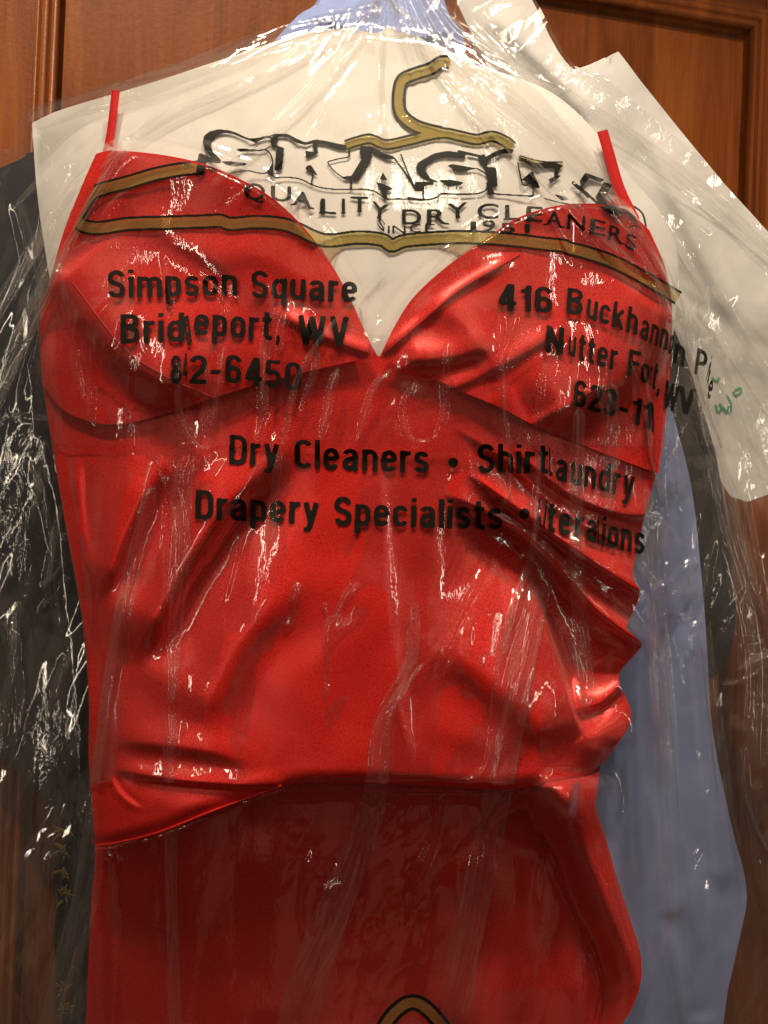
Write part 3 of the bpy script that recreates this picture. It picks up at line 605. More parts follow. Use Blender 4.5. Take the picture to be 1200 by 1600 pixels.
for i, (p_, a_, b_) in enumerate([
    ([(852, 845), (838, 930), (808, 1080), (785, 1200), (755, 1330), (728, 1480), (705, 1660)], 34, 52),
    ([(240, 760), (205, 900), (176, 1080), (160, 1200), (135, 1380), (105, 1520), (80, 1680)], 24, 50),
    ([(268, 1120), (266, 1250), (268, 1400), (270, 1500), (276, 1680)], 12, 22),
    ([(1010, 760), (1022, 900), (1032, 1050), (1042, 1200), (1055, 1400), (1068, 1680)], 16, 46),
    ([(905, 640), (900, 800), (905, 950), (915, 1100)], 20, 30), ([(950, 600), (955, 700), (952, 800)], 34, 16),
    ([(1080, 500), (1100, 640), (1135, 800), (1165, 960), (1190, 1200)], 24, 44),
    ([(650, 940), (640, 1040), (598, 1130), (585, 1230), (560, 1330), (500, 1480), (450, 1660)], 16, 70),
    ([(600, 10), (430, 60), (280, 115), (150, 158), (45, 190)], 30, 38), ([(590, 20), (430, 110), (250, 190), (110, 300), (0, 480)], 10, 26),
    ([(620, 10), (720, 90), (830, 180), (930, 270), (1010, 390), (1060, 500)], 16, 34), ([(640, 40), (760, 180), (880, 300), (1000, 430)], 8, 14),
    ([(210, 210), (140, 320), (60, 460), (-10, 620)], 12, 24), ([(580, 40), (470, 170), (330, 290)], 6, 10), ([(602, 30), (596, 130), (600, 240)], 9, 12),
    ([(600, 420), (480, 560), (440, 700), (420, 850)], 3, 18), ([(300, 690), (285, 760), (280, 900), (268, 1100)], 42, 14)]):
    strip(p_, a_, b_, 5.0, bag, seed=i)
# tightly rolled creases that catch the lamps along their length
for i, (p_, a_, b_, h_) in enumerate([([(95, 412), (60, 498), (15, 600), (-40, 700)], 12, 15, 9), ([(412, 545), (410, 620), (403, 690)], 5, 7, 5), ([(455, 470), (442, 515), (436, 552)], 5, 4, 4), ([(528, 575), (514, 620), (502, 688)], 4, 7, 5),
    ([(278, 600), (281, 640), (300, 690), (328, 702)], 4, 5, 4), ([(350, 540), (338, 620), (329, 700)], 4, 5, 4), ([(612, 578), (590, 600), (574, 640), (556, 690)], 5, 4, 4), ([(785, 560), (788, 640), (795, 700), (798, 765)], 5, 4, 4), ([(798, 765), (788, 785), (782, 800)], 4, 4, 4),
    ([(844, 700), (840, 800), (825, 880), (800, 960), (788, 1020)], 6, 18, 9), ([(1008, 640), (1018, 720), (1045, 815)], 4, 5, 4), ([(985, 560), (1010, 640), (1014, 690)], 3, 3, 3), ([(1014, 810), (1022, 930), (1030, 1080), (1036, 1180)], 5, 5, 4), ([(1036, 860), (1040, 960), (1046, 1080), (1060, 1260)], 4, 5, 4),
    ([(222, 790), (196, 930), (168, 1110), (154, 1230)], 4, 5, 3), ([(255, 1150), (258, 1300), (262, 1460)], 3, 4, 3), ([(700, 1250), (685, 1320), (655, 1400)], 5, 4, 4), ([(868, 880), (838, 1020), (806, 1200), (770, 1380), (740, 1520)], 4, 4, 3),
    ([(640, 40), (700, 135), (790, 232), (880, 322), (960, 390)], 3, 4, 3), ([(1150, 800), (1170, 880), (1195, 960)], 5, 5, 4), ([(120, 1480), (100, 1560), (90, 1640)], 5, 6, 4), ([(1075, 900), (1100, 1060), (1120, 1240)], 4, 4, 3)]):
    strip(p_, a_, b_, 3.0, bag, seed=120+i, wav=h_, m=13, n=110, name='film_crease', mat='film_crease')
# the gathered neck of the bag
nk = []
for i in range(14):
    x0 = 604+random.uniform(-16, 16); x1 = 604+(i-6.5)*9+random.uniform(-5, 5)
    nk.append(([(x0, -70), (x0+random.uniform(-4, 4), -20), (x1, random.uniform(35, 75))], random.uniform(9, 16), random.uniform(4, 9)))
for i, (p_, a_, b_) in enumerate(nk): strip(p_, a_, b_, 4+i*.8, bag, seed=40+i, wav=4, n=40, m=9, name='gather')

# ------------------------------------------------------------------ print on the bag: masks turned into thin ink films
CELL = 1.0
def mask_new(): return np.zeros((1680, 1300), bool)     # rows py 0.., cols px 0..
def fill_poly(m, pts):
    p = np.array(pts, float); x0, y0 = np.floor(p.min(0)).astype(int)-1; x1, y1 = np.ceil(p.max(0)).astype(int)+1
    x0, y0 = max(0, x0), max(0, y0); x1, y1 = min(1299, x1), min(1679, y1)
    if x1 <= x0 or y1 <= y0: return
    X, Y = np.meshgrid(np.arange(x0, x1)+.5, np.arange(y0, y1)+.5); ins = np.zeros(X.shape, bool); n = len(p)
    for i in range(n):
        ax, ay = p[i]; bx, by = p[(i+1) % n]
        if ay == by: continue
        c = ((ay > Y) != (by > Y)) & (X < (bx-ax)*(Y-ay)/(by-ay)+ax); ins ^= c
    m[y0:y1, x0:x1] |= ins
def fill_tris(m, tris):
    for t_ in tris: fill_poly(m, t_)
def stroke(m, pts, w_, smooth=True, w1=None):
    n = max(4, int(sum(math.dist(pts[i], pts[i+1]) for i in range(len(pts)-1))/4)); c = poly_s(pts, n, smooth)
    d = np.gradient(c, axis=0); d /= np.maximum(1e-6, np.hypot(d[:, 0], d[:, 1]))[:, None]; nn = np.stack([-d[:, 1], d[:, 0]], -1)
    ww = np.linspace(w_, w1 or w_, n)/2
    for i in range(n-1):
        a, b = c[i], c[i+1]
        fill_poly(m, [a+nn[i]*ww[i], b+nn[i+1]*ww[i+1], b-nn[i+1]*ww[i+1], a-nn[i]*ww[i]])
def mask_mesh(name, m, mat, parent, off):
    ys, xs = np.nonzero(m)
    if len(xs) == 0: return None
    W1 = m.shape[1]+1; key = np.stack([ys*W1+xs, (ys+1)*W1+xs, (ys+1)*W1+xs+1, ys*W1+xs+1], -1)
    uq, inv = np.unique(key, return_inverse=True); vx = (uq % W1).astype(float); vy = (uq//W1).astype(float)
    # relax the stair steps a little
    vx2, vy2 = vx.copy(), vy.copy(); q = inv.reshape(-1, 4)
    E = np.vstack([q[:, [0, 1]], q[:, [1, 2]], q[:, [2, 3]], q[:, [3, 0]]]); Es = np.sort(E, 1)
    ue, cnt = np.unique(Es, axis=0, return_counts=True); be = ue[cnt == 1]
    for _ in range(4):
        sx = np.zeros(len(uq)); sy = np.zeros(len(uq)); c = np.zeros(len(uq))
        for a, b in ((0, 1), (1, 0)):
            np.add.at(sx, be[:, a], vx2[be[:, b]]); np.add.at(sy, be[:, a], vy2[be[:, b]]); np.add.at(c, be[:, a], 1)
        k = c >= 2; vx2[k] = .5*vx2[k]+.5*sx[k]/c[k]; vy2[k] = .5*vy2[k]+.5*sy[k]/c[k]
    P = W(vx2, vy2, samp(FY, vx2, vy2)-off-(0.0007 if name == 'printed_line' else 0.0))
    me = bpy.data.meshes.new(name); me.vertices.add(len(uq)); me.vertices.foreach_set('co', P.reshape(-1).astype(np.float32))
    me.loops.add(q.size); me.loops.foreach_set('vertex_index', q.reshape(-1).astype(np.int32))
    me.polygons.add(len(q)); me.polygons.foreach_set('loop_start', (np.arange(len(q))*4).astype(np.int32))
    me.polygons.foreach_set('use_smooth', np.ones(len(q), bool)); me.update(calc_edges=True)
    return link(name, me, mat, parent)

GL = {}
# a condensed grotesque drawn as pen strokes: cap height 1, x-height .75
def _arc(cx, cy, rx, ry, a0, a1, n=10):
    return [(cx+rx*math.cos(math.radians(a)), cy+ry*math.sin(math.radians(a))) for a in np.linspace(a0, a1, n)]
def grotesque(ch):
    p = .168; h = p/2; X = .75; w = .50; r = w/2-h; ry = .19; c = w/2
    def stad(y0, y1, w_=w, a0=90, a1=450):
        c_ = w_/2; r_ = c_-h; P = []
        for a in np.linspace(a0, a1, 49):
            x = c_+r_*math.cos(math.radians(a)); sy = math.sin(math.radians(a)); q_ = min(ry, (y1-y0)/2-h)
            P.append((x, (y1-h-q_ if sy >= 0 else y0+h+q_)+q_*sy))
        return P
    arch = lambda x0, x1: [(x0, X-h-.20)]+_arc((x0+x1)/2, X-h-.17, (x1-x0)/2, .17, 180, 0)+[(x1, 0)]
    Wc = .56
    def Sx(H_, w_):
        c_ = w_/2; r_ = c_-h; q = (H_-p)/4
        return [_arc(c_, H_-h-q, r_, q, 15, 180, 12)+_arc(c_, H_-h-q, r_, q*.95, 180, 236, 6)+[(c_+.01, H_/2)]+_arc(c_, h+q, r_, q*.95, 56, 0, 6)+_arc(c_, h+q, r_, q, 0, -165, 12)]
    G = {
     'o': lambda: [stad(0, X)], '0': lambda: [stad(0, 1, .52)], 'n': lambda: [[(h, 0), (h, X)], arch(h, w-h)], 'h': lambda: [[(h, 0), (h, 1)], arch(h, w-h)],
     'm': lambda: [[(h, 0), (h, X)], arch(h, .40), arch(.40, .80-h)], 'u': lambda: [[(w-x, X-y) for x, y in arch(h, w-h)], [(w-h, 0), (w-h, X)]],
     'r': lambda: [[(h, 0), (h, X)], [(h, .45)]+_arc(h+.19, X-h-.17, .19, .17, 180, 88)+[(.34, X-h)]], 'i': lambda: [[(h, 0), (h, X)], [(h, .86), (h, 1.0)]], 'l': lambda: [[(h, 0), (h, 1)]],
     't': lambda: [[(.15, .95), (.15, .20)]+_arc(.25, .18, .10, .11, 180, 270, 6)+[(.34, .068)], [(0, X-.06), (.33, X-.06)]],
     'a': lambda: [_arc(c, X-h-.14, r, .14, 170, 0)+[(w-h, .08), (w-h+.03, 0)], [(w-h, .42), (.27, .40)]+_arc(c-.01, .225, r-.01, .155, 100, 270, 10)+[(w-h, .2)]],
     'e': lambda: [[(h, .39), (w-h, .39)], [(w-h, .37)]+stad(0, X, w, 0, 335)], 'c': lambda: [stad(0, X, w, 18, 340)], 's': lambda: Sx(X, .47), 'S': lambda: Sx(1.0, Wc),
     'p': lambda: [[(h, -.24), (h, X)], stad(0, X)], 'q': lambda: [[(w-h, -.24), (w-h, X)], stad(0, X)], 'd': lambda: [[(w-h, 0), (w-h, 1)], stad(0, X)], 'b': lambda: [[(h, 0), (h, 1)], stad(0, X)],
     'g': lambda: [stad(0.02, X), [(w-h, X), (w-h, -.05)]+_arc(c, -.07, r, .12, 0, -160)], 'k': lambda: [[(h, 0), (h, 1)], [(w-.03, X), (h+.04, .33)], [(.20, .46), (w-.01, 0)]],
     'y': lambda: [[(h, X), (.245, .06)], [(w-h, X), (.235, .0), (.17, -.165), (.03, -.165)]], 'B': lambda: [[(h, 0), (h, 1)], [(h, 1-h)]+_arc(.30, .76, Wc-.30-h, .163, 90, -90)+[(h, .52)], [(h, .52)]+_arc(.30, .30, Wc-.28-h, .223, 90, -90)+[(h, h)]],
     'D': lambda: [[(h, 0), (h, 1)], [(h, 1-h)]+_arc(.26, .70, Wc-.26-h, .223, 90, 0)+_arc(.26, .30, Wc-.26-h, .223, 0, -90)+[(h, h)]], 'P': lambda: [[(h, 0), (h, 1)], [(h, 1-h)]+_arc(.28, .70, Wc-.28-h, .223, 90, -90)+[(h, .477)]],
     'C': lambda: [stad(0, 1, Wc, 22, 338)], 'F': lambda: [[(h, 0), (h, 1)], [(h, 1-h), (.50, 1-h)], [(h, .52), (.44, .52)]], 'L': lambda: [[(h, 0), (h, 1)], [(h, h), (.48, h)]],
     'N': lambda: [[(h, 0), (h, 1)], [(Wc-h, 0), (Wc-h, 1)], [(h, 1), (Wc-h, 0)]], 'A': lambda: [[(h, 0), (.29, 1)], [(.58-h, 0), (.29, 1)], [(.14, .26), (.44, .26)]], 'V': lambda: [[(h, 1), (.29, 0)], [(.58-h, 1), (.29, 0)]],
     'W': lambda: [[(h, 1), (.24, 0)], [(.24, 0), (.42, .96)], [(.42, .96), (.60, 0)], [(.60, 0), (.84-h, 1)]], '1': lambda: [[(.25, 0), (.25, 1)], [(.02, .76), (.17, .78), (.25, .92)]],
     '2': lambda: [_arc(.26, .72, .26-h, .205, 170, -20)+[(.38, .50), (.16, .24), (h+.02, h)], [(0.01, h), (.51, h)]], '3': lambda: [_arc(.25, .74, .24-h, .19, 165, -80, 14)+[(.19, .54)], [(.19, .54)]+_arc(.25, .285, .26-h, .21, 85, -165, 14)],
     '4': lambda: [[(.38, 0), (.38, 1)], [(.34, .98), (h, .30)], [(.01, .27), (.54, .27)]], '5': lambda: [[(.47, 1-h), (.10, 1-h), (h, .50)], _arc(.26, .32, .26-h, .245, 145, -165, 16)],
     '6': lambda: [stad(0, .62, .52), _arc(.26, .72, .26-h, .205, 12, 180, 10)+[(h, .30)]], '8': lambda: [_arc(.26, .745, .235-h, .178, 0, 360, 20), _arc(.26, .29, .26-h, .213, 0, 360, 20)],
     '-': lambda: [[(0, .37), (.28, .37)]], ',': lambda: [[(.08, .15), (.08, -.02), (.02, -.18)]]}
    if ch not in G: return None
    V, Q = [], []
    for st in G[ch]():
        st = np.array(st, float); keep = np.r_[True, np.hypot(*np.diff(st, axis=0).T) > 1e-4]; st = st[keep]
        d = np.gradient(st, axis=0) if len(st) > 2 else np.repeat(st[1:]-st[:1], 2, 0); d = d/np.maximum(1e-9, np.hypot(d[:, 0], d[:, 1]))[:, None]
        n_ = np.stack([-d[:, 1], d[:, 0]], -1)*h*np.stack([np.ones(len(d)), .92*np.ones(len(d))], -1); b0 = len(V)
        for a, n1 in zip(st, n_): V += [a+n1, a-n1]
        for i in range(len(st)-1): Q.append((b0+2*i, b0+2*i+1, b0+2*i+3, b0+2*i+2))
    V = np.array(V); V[:, 1] = np.where(V[:, 1] > 1, 1, V[:, 1])
    return V, np.array(Q)
def glyph(ch, bold):
    if (ch, bold) in GL: return GL[(ch, bold)]
    if bold == 0.035 and grotesque(ch):
        GL[(ch, bold)] = grotesque(ch); return GL[(ch, bold)]
    cu = bpy.data.curves.new('t', 'FONT'); cu.body = ch; cu.size = 1.0; cu.offset = bold; cu.resolution_u = 6
    o = bpy.data.objects.new('t', cu); C.objects.link(o); bpy.context.view_layer.update()
    ev = o.evaluated_get(bpy.context.evaluated_depsgraph_get()); me = ev.to_mesh(); me.calc_loop_triangles()
    v = np.array([(a.co.x, a.co.y) for a in me.vertices]); tr = np.array([tuple(t_.vertices) for t_ in me.loop_triangles])
    ev.to_mesh_clear(); bpy.data.objects.remove(o); bpy.data.curves.remove(cu)
    GL[(ch, bold)] = (v, tr); return GL[(ch, bold)]
capH = glyph('H', 0.0)[0][:, 1].max()
XH = glyph('x', 0.0)[0][:, 1].max()
def put(m, items, cap, bold=0.02, lean=0.0, serif=False):
    """items: (char, x_left, x_right, baseline_left, baseline_right); cap in pixels"""
    for it in items:
        ch, xl, xr, bl, br = it[:5]; cp = it[5] if len(it) > 5 else cap
        if ch == '•':
            r = (xr-xl)/2; fill_poly(m, [((xl+xr)/2+r*math.cos(a), bl-cp*.42+r*math.sin(a)) for a in np.linspace(0, 6.28, 24)]); continue
        v, tr = glyph(ch, bold); cH = 1.0 if bold == 0.035 else capH; x0, x1 = v[:, 0].min(), v[:, 0].max()
        uu = (v[:, 0]-x0)/(x1-x0); hh = v[:, 1]/cH
        ang = math.atan2(br-bl, max(1, xr-xl)); ca = math.sin(ang)*0.35+lean
        X = xl+uu*(xr-xl)+hh*cp*ca; Y = bl+(br-bl)*uu-hh*cp
        Q = np.stack([X, Y], -1); fill_tris(m, Q[tr])
def line(m, segs, cap, bold=0.02, gap=0.12, lean=0.0):
    """segs: (text, x_left, x_right, baseline_left, baseline_right): chars share the span by their natural widths"""
    for text, xl, xr, bl, br, *cc in segs:
        ws = []
        for ch in text:
            v, _ = glyph(ch, bold); ws.append(v[:, 0].max()-v[:, 0].min())
        gp = gap*(1.0 if bold == 0.035 else capH); tot = sum(ws)+gp*(len(text)-1); k = (xr-xl)/tot; x = xl; it = []
        for ch, w_ in zip(text, ws):
            a, b = x, x+w_*k; f = lambda q: bl+(br-bl)*(q-xl)/(xr-xl)
            it.append((ch, a, b, f(a), f(b)) + tuple(cc)); x = b+gp*k
        put(m, it, cap, bold, lean)
def text_line(name, segs, cap, bold=0.035, gap=0.10, lean=0.0, extra=None, mat='ink'):
    m = mask_new(); line(m, segs, cap, bold, gap, lean)
    if extra: put(m, extra, cap, bold, lean)
    return mask_mesh(name, m, M[mat], bag, 0.0006)

text_line('printed_line', [('Simpson', 168, 371, 466, 462), ('Square', 392, 558, 466, 473)], 44)
text_line('printed_line', [('Brid', 188, 288, 537, 534), ('g', 290, 299, 530, 526), ('eport', 303, 425, 524, 532), (',', 430, 437, 531, 531), ('WV', 465, 545, 538, 541)], 46)
text_line('printed_line', [('8', 266, 284, 600, 600), ('4', 286, 293, 596, 596), ('2', 296, 324, 600, 600), ('-', 329, 346, 598, 598), ('6450', 351, 470, 598, 612)], 45)
text_line('printed_line', [('416', 778, 863, 483, 490), ('B', 885, 910, 490, 494), ('uckh', 915, 995, 497, 524), ('ann', 999, 1042, 528, 548), ('o', 1043, 1048, 552, 556), ('n', 1051, 1068, 566, 574), ('P', 1084, 1101, 584, 592), ('i', 1102, 1103, 596, 597), ('k', 1103, 1106, 606, 608), ('e', 1104, 1110, 622, 626)], 41)
text_line('printed_line', [('N', 852, 880, 550, 554), ('u', 887, 899, 556, 558), ('tter', 902, 963, 562, 580), ('F', 980, 999, 587, 592), ('o', 1000, 1013, 597, 601), ('r', 1014, 1017, 603, 604), ('t,', 1017, 1030, 606, 614), ('W', 1034, 1056, 634, 646), ('V', 1058, 1084, 644, 650)], 42)
text_line('printed_line', [('623', 895, 962, 634, 652), ('-', 967, 980, 654, 658), ('11', 986, 1016, 661, 672), ('1', 1017, 1022, 676, 676)], 42)
text_line('printed_line', [('Dry', 358, 436, 725, 729), ('Cleaners', 460, 670, 732, 740), ('•', 700, 716, 742, 742), ('Shirt', 746, 857, 739, 740), ('L', 858, 864, 744, 744), ('aundry', 867, 990, 750, 780)], 46)
text_line('printed_line', [('Drapery', 305, 498, 811, 820), ('Specialists', 522, 785, 821, 828), ('•', 811, 828, 822, 822), ('A', 837, 846, 822, 823), ('l', 848, 851, 826, 827), ('ter', 853, 911, 829, 843), ('a', 915, 932, 845, 848), ('t', 933, 937, 850, 850), ('ions', 939, 1006, 852, 868)], 46)
# tagline in wide capitals with little wedge serifs
m = mask_new()
cop = [('Q', 381, 414, 311, 313, 25), ('U', 423, 455, 313, 315), ('A', 457, 487, 320, 326), ('L', 500, 526, 333, 335), ('I', 534, 539, 333, 333), ('T', 547, 576, 330, 331), ('Y', 579, 606, 337, 344),
       ('D', 628, 658, 350, 351), ('R', 667, 698, 350, 350), ('Y', 699, 732, 342, 339), ('C', 746, 779, 341, 342), ('L', 789, 813, 343, 344), ('E', 822, 848, 345, 347), ('A', 853, 878, 351, 355), ('N', 886, 914, 357, 361), ('E', 921, 946, 364, 370), ('R', 950, 972, 374, 381), ('S', 976, 992, 386, 393)]
put(m, cop, 23, 0.012)
for ch, a_, b_, c_, d_, *_ in cop:                     # wedge serifs at the stem feet
    if ch in 'AITLYERN':
        xs_ = {'A': (a_, b_), 'I': ((a_+b_)/2,), 'T': ((a_+b_)/2,), 'Y': ((a_+b_)/2,), 'L': (a_+2,), 'E': (a_+2,), 'R': (a_+2, b_), 'N': (a_+2,)}[ch]
        for x_ in xs_:
            yb = c_+(d_-c_)*(x_-a_)/(b_-a_); fill_poly(m, [(x_-5, yb+.8), (x_+5, yb+.8), (x_+2, yb-2.2), (x_-2, yb-2.2)])
mask_mesh('printed_tagline', m, M['ink'], bag, 0.0005)
m = mask_new()
put(m, [('S', 588, 600, 350, 364), ('I', 606, 609, 365, 365), ('N', 613, 634, 365, 366), ('C', 640, 658, 363, 363), ('E', 664, 680, 363, 363)], 13, 0.005)
mask_mesh('printed_since', m, M['ink'], bag, 0.0006)
m = mask_new()
put(m, [('1', 735, 744, 363, 363), ('9', 754, 774, 362, 361), ('5', 781, 805, 363, 364, 15), ('1', 820, 828, 364, 364, 14)], 17, 0.015)
mask_mesh('printed_year', m, M['ink'], bag, 0.0006)

# the big outlined shop name, traced as black shadow shapes and thin outlines
c1 = lambda P: [(300+x/3.3333, 180+y/3.3333) for x, y in P]
c2 = lambda P: [(640+x/2.857, 180+y/2.857) for x, y in P]
m = mask_new()
for P in [
    [(55, 140), (62, 110), (90, 84), (140, 73), (190, 78), (235, 92), (275, 112), (300, 120), (345, 118), (385, 107), (415, 106), (412, 118), (380, 122), (345, 135), (336, 147), (310, 135), (270, 122), (220, 100), (170, 92), (125, 105), (102, 132), (98, 165), (112, 195), (152, 235), (140, 242), (100, 220), (68, 180)],
    [(35, 200), (45, 198), (100, 222), (150, 238), (150, 250), (75, 245), (70, 270), (60, 302), (20, 296)],
    [(228, 180), (250, 172), (330, 178), (360, 180), (345, 186), (300, 191), (250, 190)],
    [(150, 240), (200, 240), (288, 250), (275, 262), (220, 268), (180, 258)],
    [(390, 292), (420, 250), (428, 325), (400, 312)],
    [(410, 105), (425, 98), (450, 98), (447, 130), (441, 158), (480, 170), (468, 288), (430, 285), (433, 240), (440, 172), (412, 160)],
    [(450, 98), (500, 98), (545, 122), (590, 142), (620, 133), (640, 126), (690, 132), (760, 148), (806, 156), (808, 180), (760, 175), (700, 155), (640, 145), (590, 156), (540, 142), (500, 117), (450, 112)],
    [(630, 148), (652, 148), (652, 190), (664, 193), (625, 212), (593, 225), (591, 184), (633, 192)],
    [(588, 278), (600, 262), (620, 260), (657, 317), (632, 303), (600, 290)],
    [(876, 160), (940, 163), (937, 225), (865, 335), (800, 338), (778, 320), (830, 316), (882, 230), (886, 212), (874, 205)],
    [(920, 158), (960, 176), (1000, 200), (1052, 213), (1047, 230), (1010, 230), (970, 212), (935, 192)],
    [(978, 332), (995, 298), (1019, 341)], [(958, 348), (1000, 358), (1050, 383), (1012, 395), (1017, 432), (1000, 430), (985, 395)],
    ]: fill_poly(m, c1(P))
for P, w_ in [([(300, 122), (336, 146)], 2), ([(345, 184), (382, 180), (410, 205), (421, 250), (410, 285), (380, 302), (340, 300), (300, 290), (250, 292), (200, 301), (152, 292), (78, 262)], 2.2), ([(412, 160), (380, 178), (345, 186)], 1.8),
    ([(425, 325), (520, 325), (570, 335), (620, 360), (680, 379), (750, 386), (830, 386), (900, 386), (950, 396), (990, 422), (1010, 438), (1070, 435), (1140, 439), (1200, 443)], 2.2),
    ([(630, 300), (622, 358)], 2.2), ([(820, 178), (818, 218)], 2.8), ([(818, 218), (760, 228), (705, 243)], 2), ([(705, 243), (735, 285), (792, 332)], 2), ([(828, 338), (828, 386)], 2.2), ([(1050, 220), (1110, 300), (1166, 392)], 2.6)]:
    stroke(m, c1(P), w_)
for P in [
    [(60, 198), (110, 170), (170, 159), (215, 165), (213, 154), (275, 168), (322, 180), (300, 186), (250, 176), (248, 192), (210, 186), (160, 184), (112, 197), (78, 222), (72, 250), (92, 280), (134, 300), (95, 297), (50, 277), (27, 240), (36, 213)],
    [(22, 297), (60, 296), (100, 296), (112, 305), (66, 315), (62, 337), (24, 337)], [(168, 226), (190, 218), (250, 228), (302, 238), (250, 250), (200, 246)], [(128, 291), (180, 287), (243, 300), (222, 315), (170, 316)],
    [(303, 180), (336, 174), (345, 215), (345, 230), (386, 234), (393, 316), (360, 320), (345, 262), (330, 226), (308, 202)],
    [(336, 188), (380, 162), (430, 147), (466, 154), (458, 170), (420, 170), (380, 186), (345, 208)], [(340, 300), (356, 300), (382, 352), (350, 348)],
    [(480, 184), (530, 198), (560, 213), (640, 206), (684, 224), (668, 244), (640, 235), (600, 236), (560, 238), (520, 216)],
    [(648, 238), (668, 238), (660, 268), (680, 268), (628, 306), (620, 285), (646, 275)], [(500, 288), (548, 248), (584, 325), (560, 326), (545, 305)], [(645, 352), (690, 362), (714, 376), (680, 382), (662, 368)],
    [(758, 296), (785, 256), (872, 288), (852, 300), (800, 280), (770, 322)], [(828, 368), (868, 298), (904, 308), (870, 372), (940, 412), (985, 436), (900, 442), (858, 402)]]:
    fill_poly(m, c2(P))
for P, w_ in [([(-40, 172), (-10, 250), (22, 320)], 2.2), ([(300, 238), (340, 262), (353, 295), (340, 335), (300, 350), (230, 353), (138, 350), (132, 363), (66, 377), (62, 337)], 2.3), ([(-12, 366), (66, 378)], 2.2), ([(350, 350), (450, 356), (552, 362)], 2.4), ([(552, 362), (545, 302), (507, 312), (482, 208)], 2.2),
    ([(740, 308), (782, 342), (832, 386), (872, 412), (942, 420), (984, 440), (1032, 484)], 4), ([(740, 300), (722, 300), (800, 370)], 2), ([(600, 370), (640, 382), (720, 398), (790, 396), (850, 400)], 2), ([(800, 280), (756, 330)], 2), ([(905, 312), (880, 345), (900, 380), (930, 408)], 2), ([(1000, 405), (1040, 440), (1056, 500)], 3), ([(975, 500), (1020, 495), (1065, 530)], 2.2)]:
    stroke(m, c2(P), w_)
mask_mesh('printed_shop_name', m, M['ink'], bag, 0.0006)

# gold hanger with its black outline
mb, mg = mask_new(), mask_new()
low = [(318, 261), (280, 265), (240, 273), (200, 285), (165, 294), (141, 305), (125, 328), (120, 343), (133, 354), (160, 356), (200, 350), (260, 348), (320, 346), (345, 345), (360, 350), (400, 347), (440, 350), (465, 358), (490, 370), (515, 376), (560, 371), (598, 375), (612, 384), (635, 376), (700, 371), (745, 371), (800, 375), (850, 381), (880, 384), (890, 388), (920, 396), (960, 410), (1010, 436), (1060, 466)]
top = [(540, 227), (558, 221), (579, 217), (603, 226), (640, 219), (672, 211), (695, 208), (720, 213), (745, 218), (768, 213), (788, 220), (800, 230)]
hook = [(703, 98), (690, 97), (672, 108), (650, 115), (630, 124), (624, 140), (623, 165), (630, 182), (648, 196), (668, 203), (690, 208)]
top2 = [(810, 246), (830, 252), (850, 256), (880, 256)]
stroke(mb, low, 23); stroke(mb, top, 17, w1=19); stroke(mb, hook, 22); stroke(mb, top2, 9)
stroke(mg, low, 15.5); stroke(mg, top, 10, w1=12); stroke(mg, hook, 13.5); stroke(mg, top2, 5)
mb &= ~mg
mask_mesh('printed_hanger_outline', mb, M['ink'], bag, 0.0004)
mask_mesh('printed_gold_hanger', mg, M['gold_ink'], bag, 0.00045)
mb, mg = mask_new(), mask_new()
stroke(mb, [(588, 1628), (610, 1590), (636, 1568), (658, 1570), (682, 1592), (704, 1622)], 26); stroke(mg, [(588, 1628), (610, 1590), (636, 1568), (658, 1570), (682, 1592), (704, 1622)], 15)
mb &= ~mg
mask_mesh('printed_hanger_tip_outline', mb, M['ink'], bag, 0.0003); mask_mesh('printed_gold_hanger_tip', mg, M['gold_ink'], bag, 0.00035)

# ------------------------------------------------------------------ the second bag, over the paper cover and blue shirt on the right
F2 = 6*vnoise(120, 200, 91, rot=.5)+30+0.0*gx
F2 += 5.5*facet(60, 200, 92, 0.35)+2.4*facet(26, 70, 93, 0.35)+0.7*facet(12, 24, 95, .2)*np.clip(vnoise(90, 120, 94)*2, 0, 1)
for p_, a_, w_ in [([(700, 20), (830, 110), (960, 190), (1100, 300), (1260, 440)], 12, 12), ([(720, 70), (860, 190), (1000, 270), (1120, 380)], 11, 10), ([(760, 150), (900, 200), (1010, 330), (1060, 460)], 9, 9), ([(830, 120), (890, 140), (900, 128)], 10, 8), ([(730, 20), (860, 160), (930, 250)], -9, 9),
    ([(1020, 330), (1095, 460), (1085, 500), (1110, 530)], 12, 9), ([(1060, 300), (1130, 350), (1200, 420)], 10, 9), ([(1100, 430), (1180, 560), (1240, 640)], 9, 10), ([(1120, 520), (1180, 700), (1200, 780)], 8, 9), ([(1080, 620), (1130, 760), (1190, 960), (1230, 1100)], 12, 10), ([(1160, 760), (1200, 980)], 8, 7),
    ([(1150, 1055), (1180, 1035), (1230, 1015)], 13, 9), ([(1120, 820), (1100, 980), (1130, 1300)], 7, 9), ([(990, 880), (1030, 920), (1090, 870)], 12, 10), ([(1060, 960), (1080, 980), (1100, 968)], 10, 7), ([(1180, 1220), (1190, 1300)], 8, 8), ([(1160, 1150), (1170, 1300), (1200, 1450)], 7, 9)]:
    tent(F2, p_, a_, w_, .2, .2)
bag2 = empty('clear_garment_bag', 'crinkled unprinted clear plastic bag over the white paper cover at the right', 'garment bag')
rows = np.arange(-100, 1741, 3.5)
l2 = np.interp(rows, [-100, 0, 100, 300, 560, 1740], [655, 655, 690, 860, 960, 985]); r2 = np.interp(rows, [-100, -10, 20, 80, 103, 118, 250, 380, 560, 1740], [800, 832, 848, 880, 898, 942, 1100, 1212, 1340, 1350])
u = np.linspace(0, 1, 200)[None]; px = l2[:, None]*(1-u)+r2[:, None]*u+0; py = rows[:, None]+0*u
grid_mesh('film', W(px, py, 0.040-samp(F2, px, py)*S), M['film_milky'], bag2)
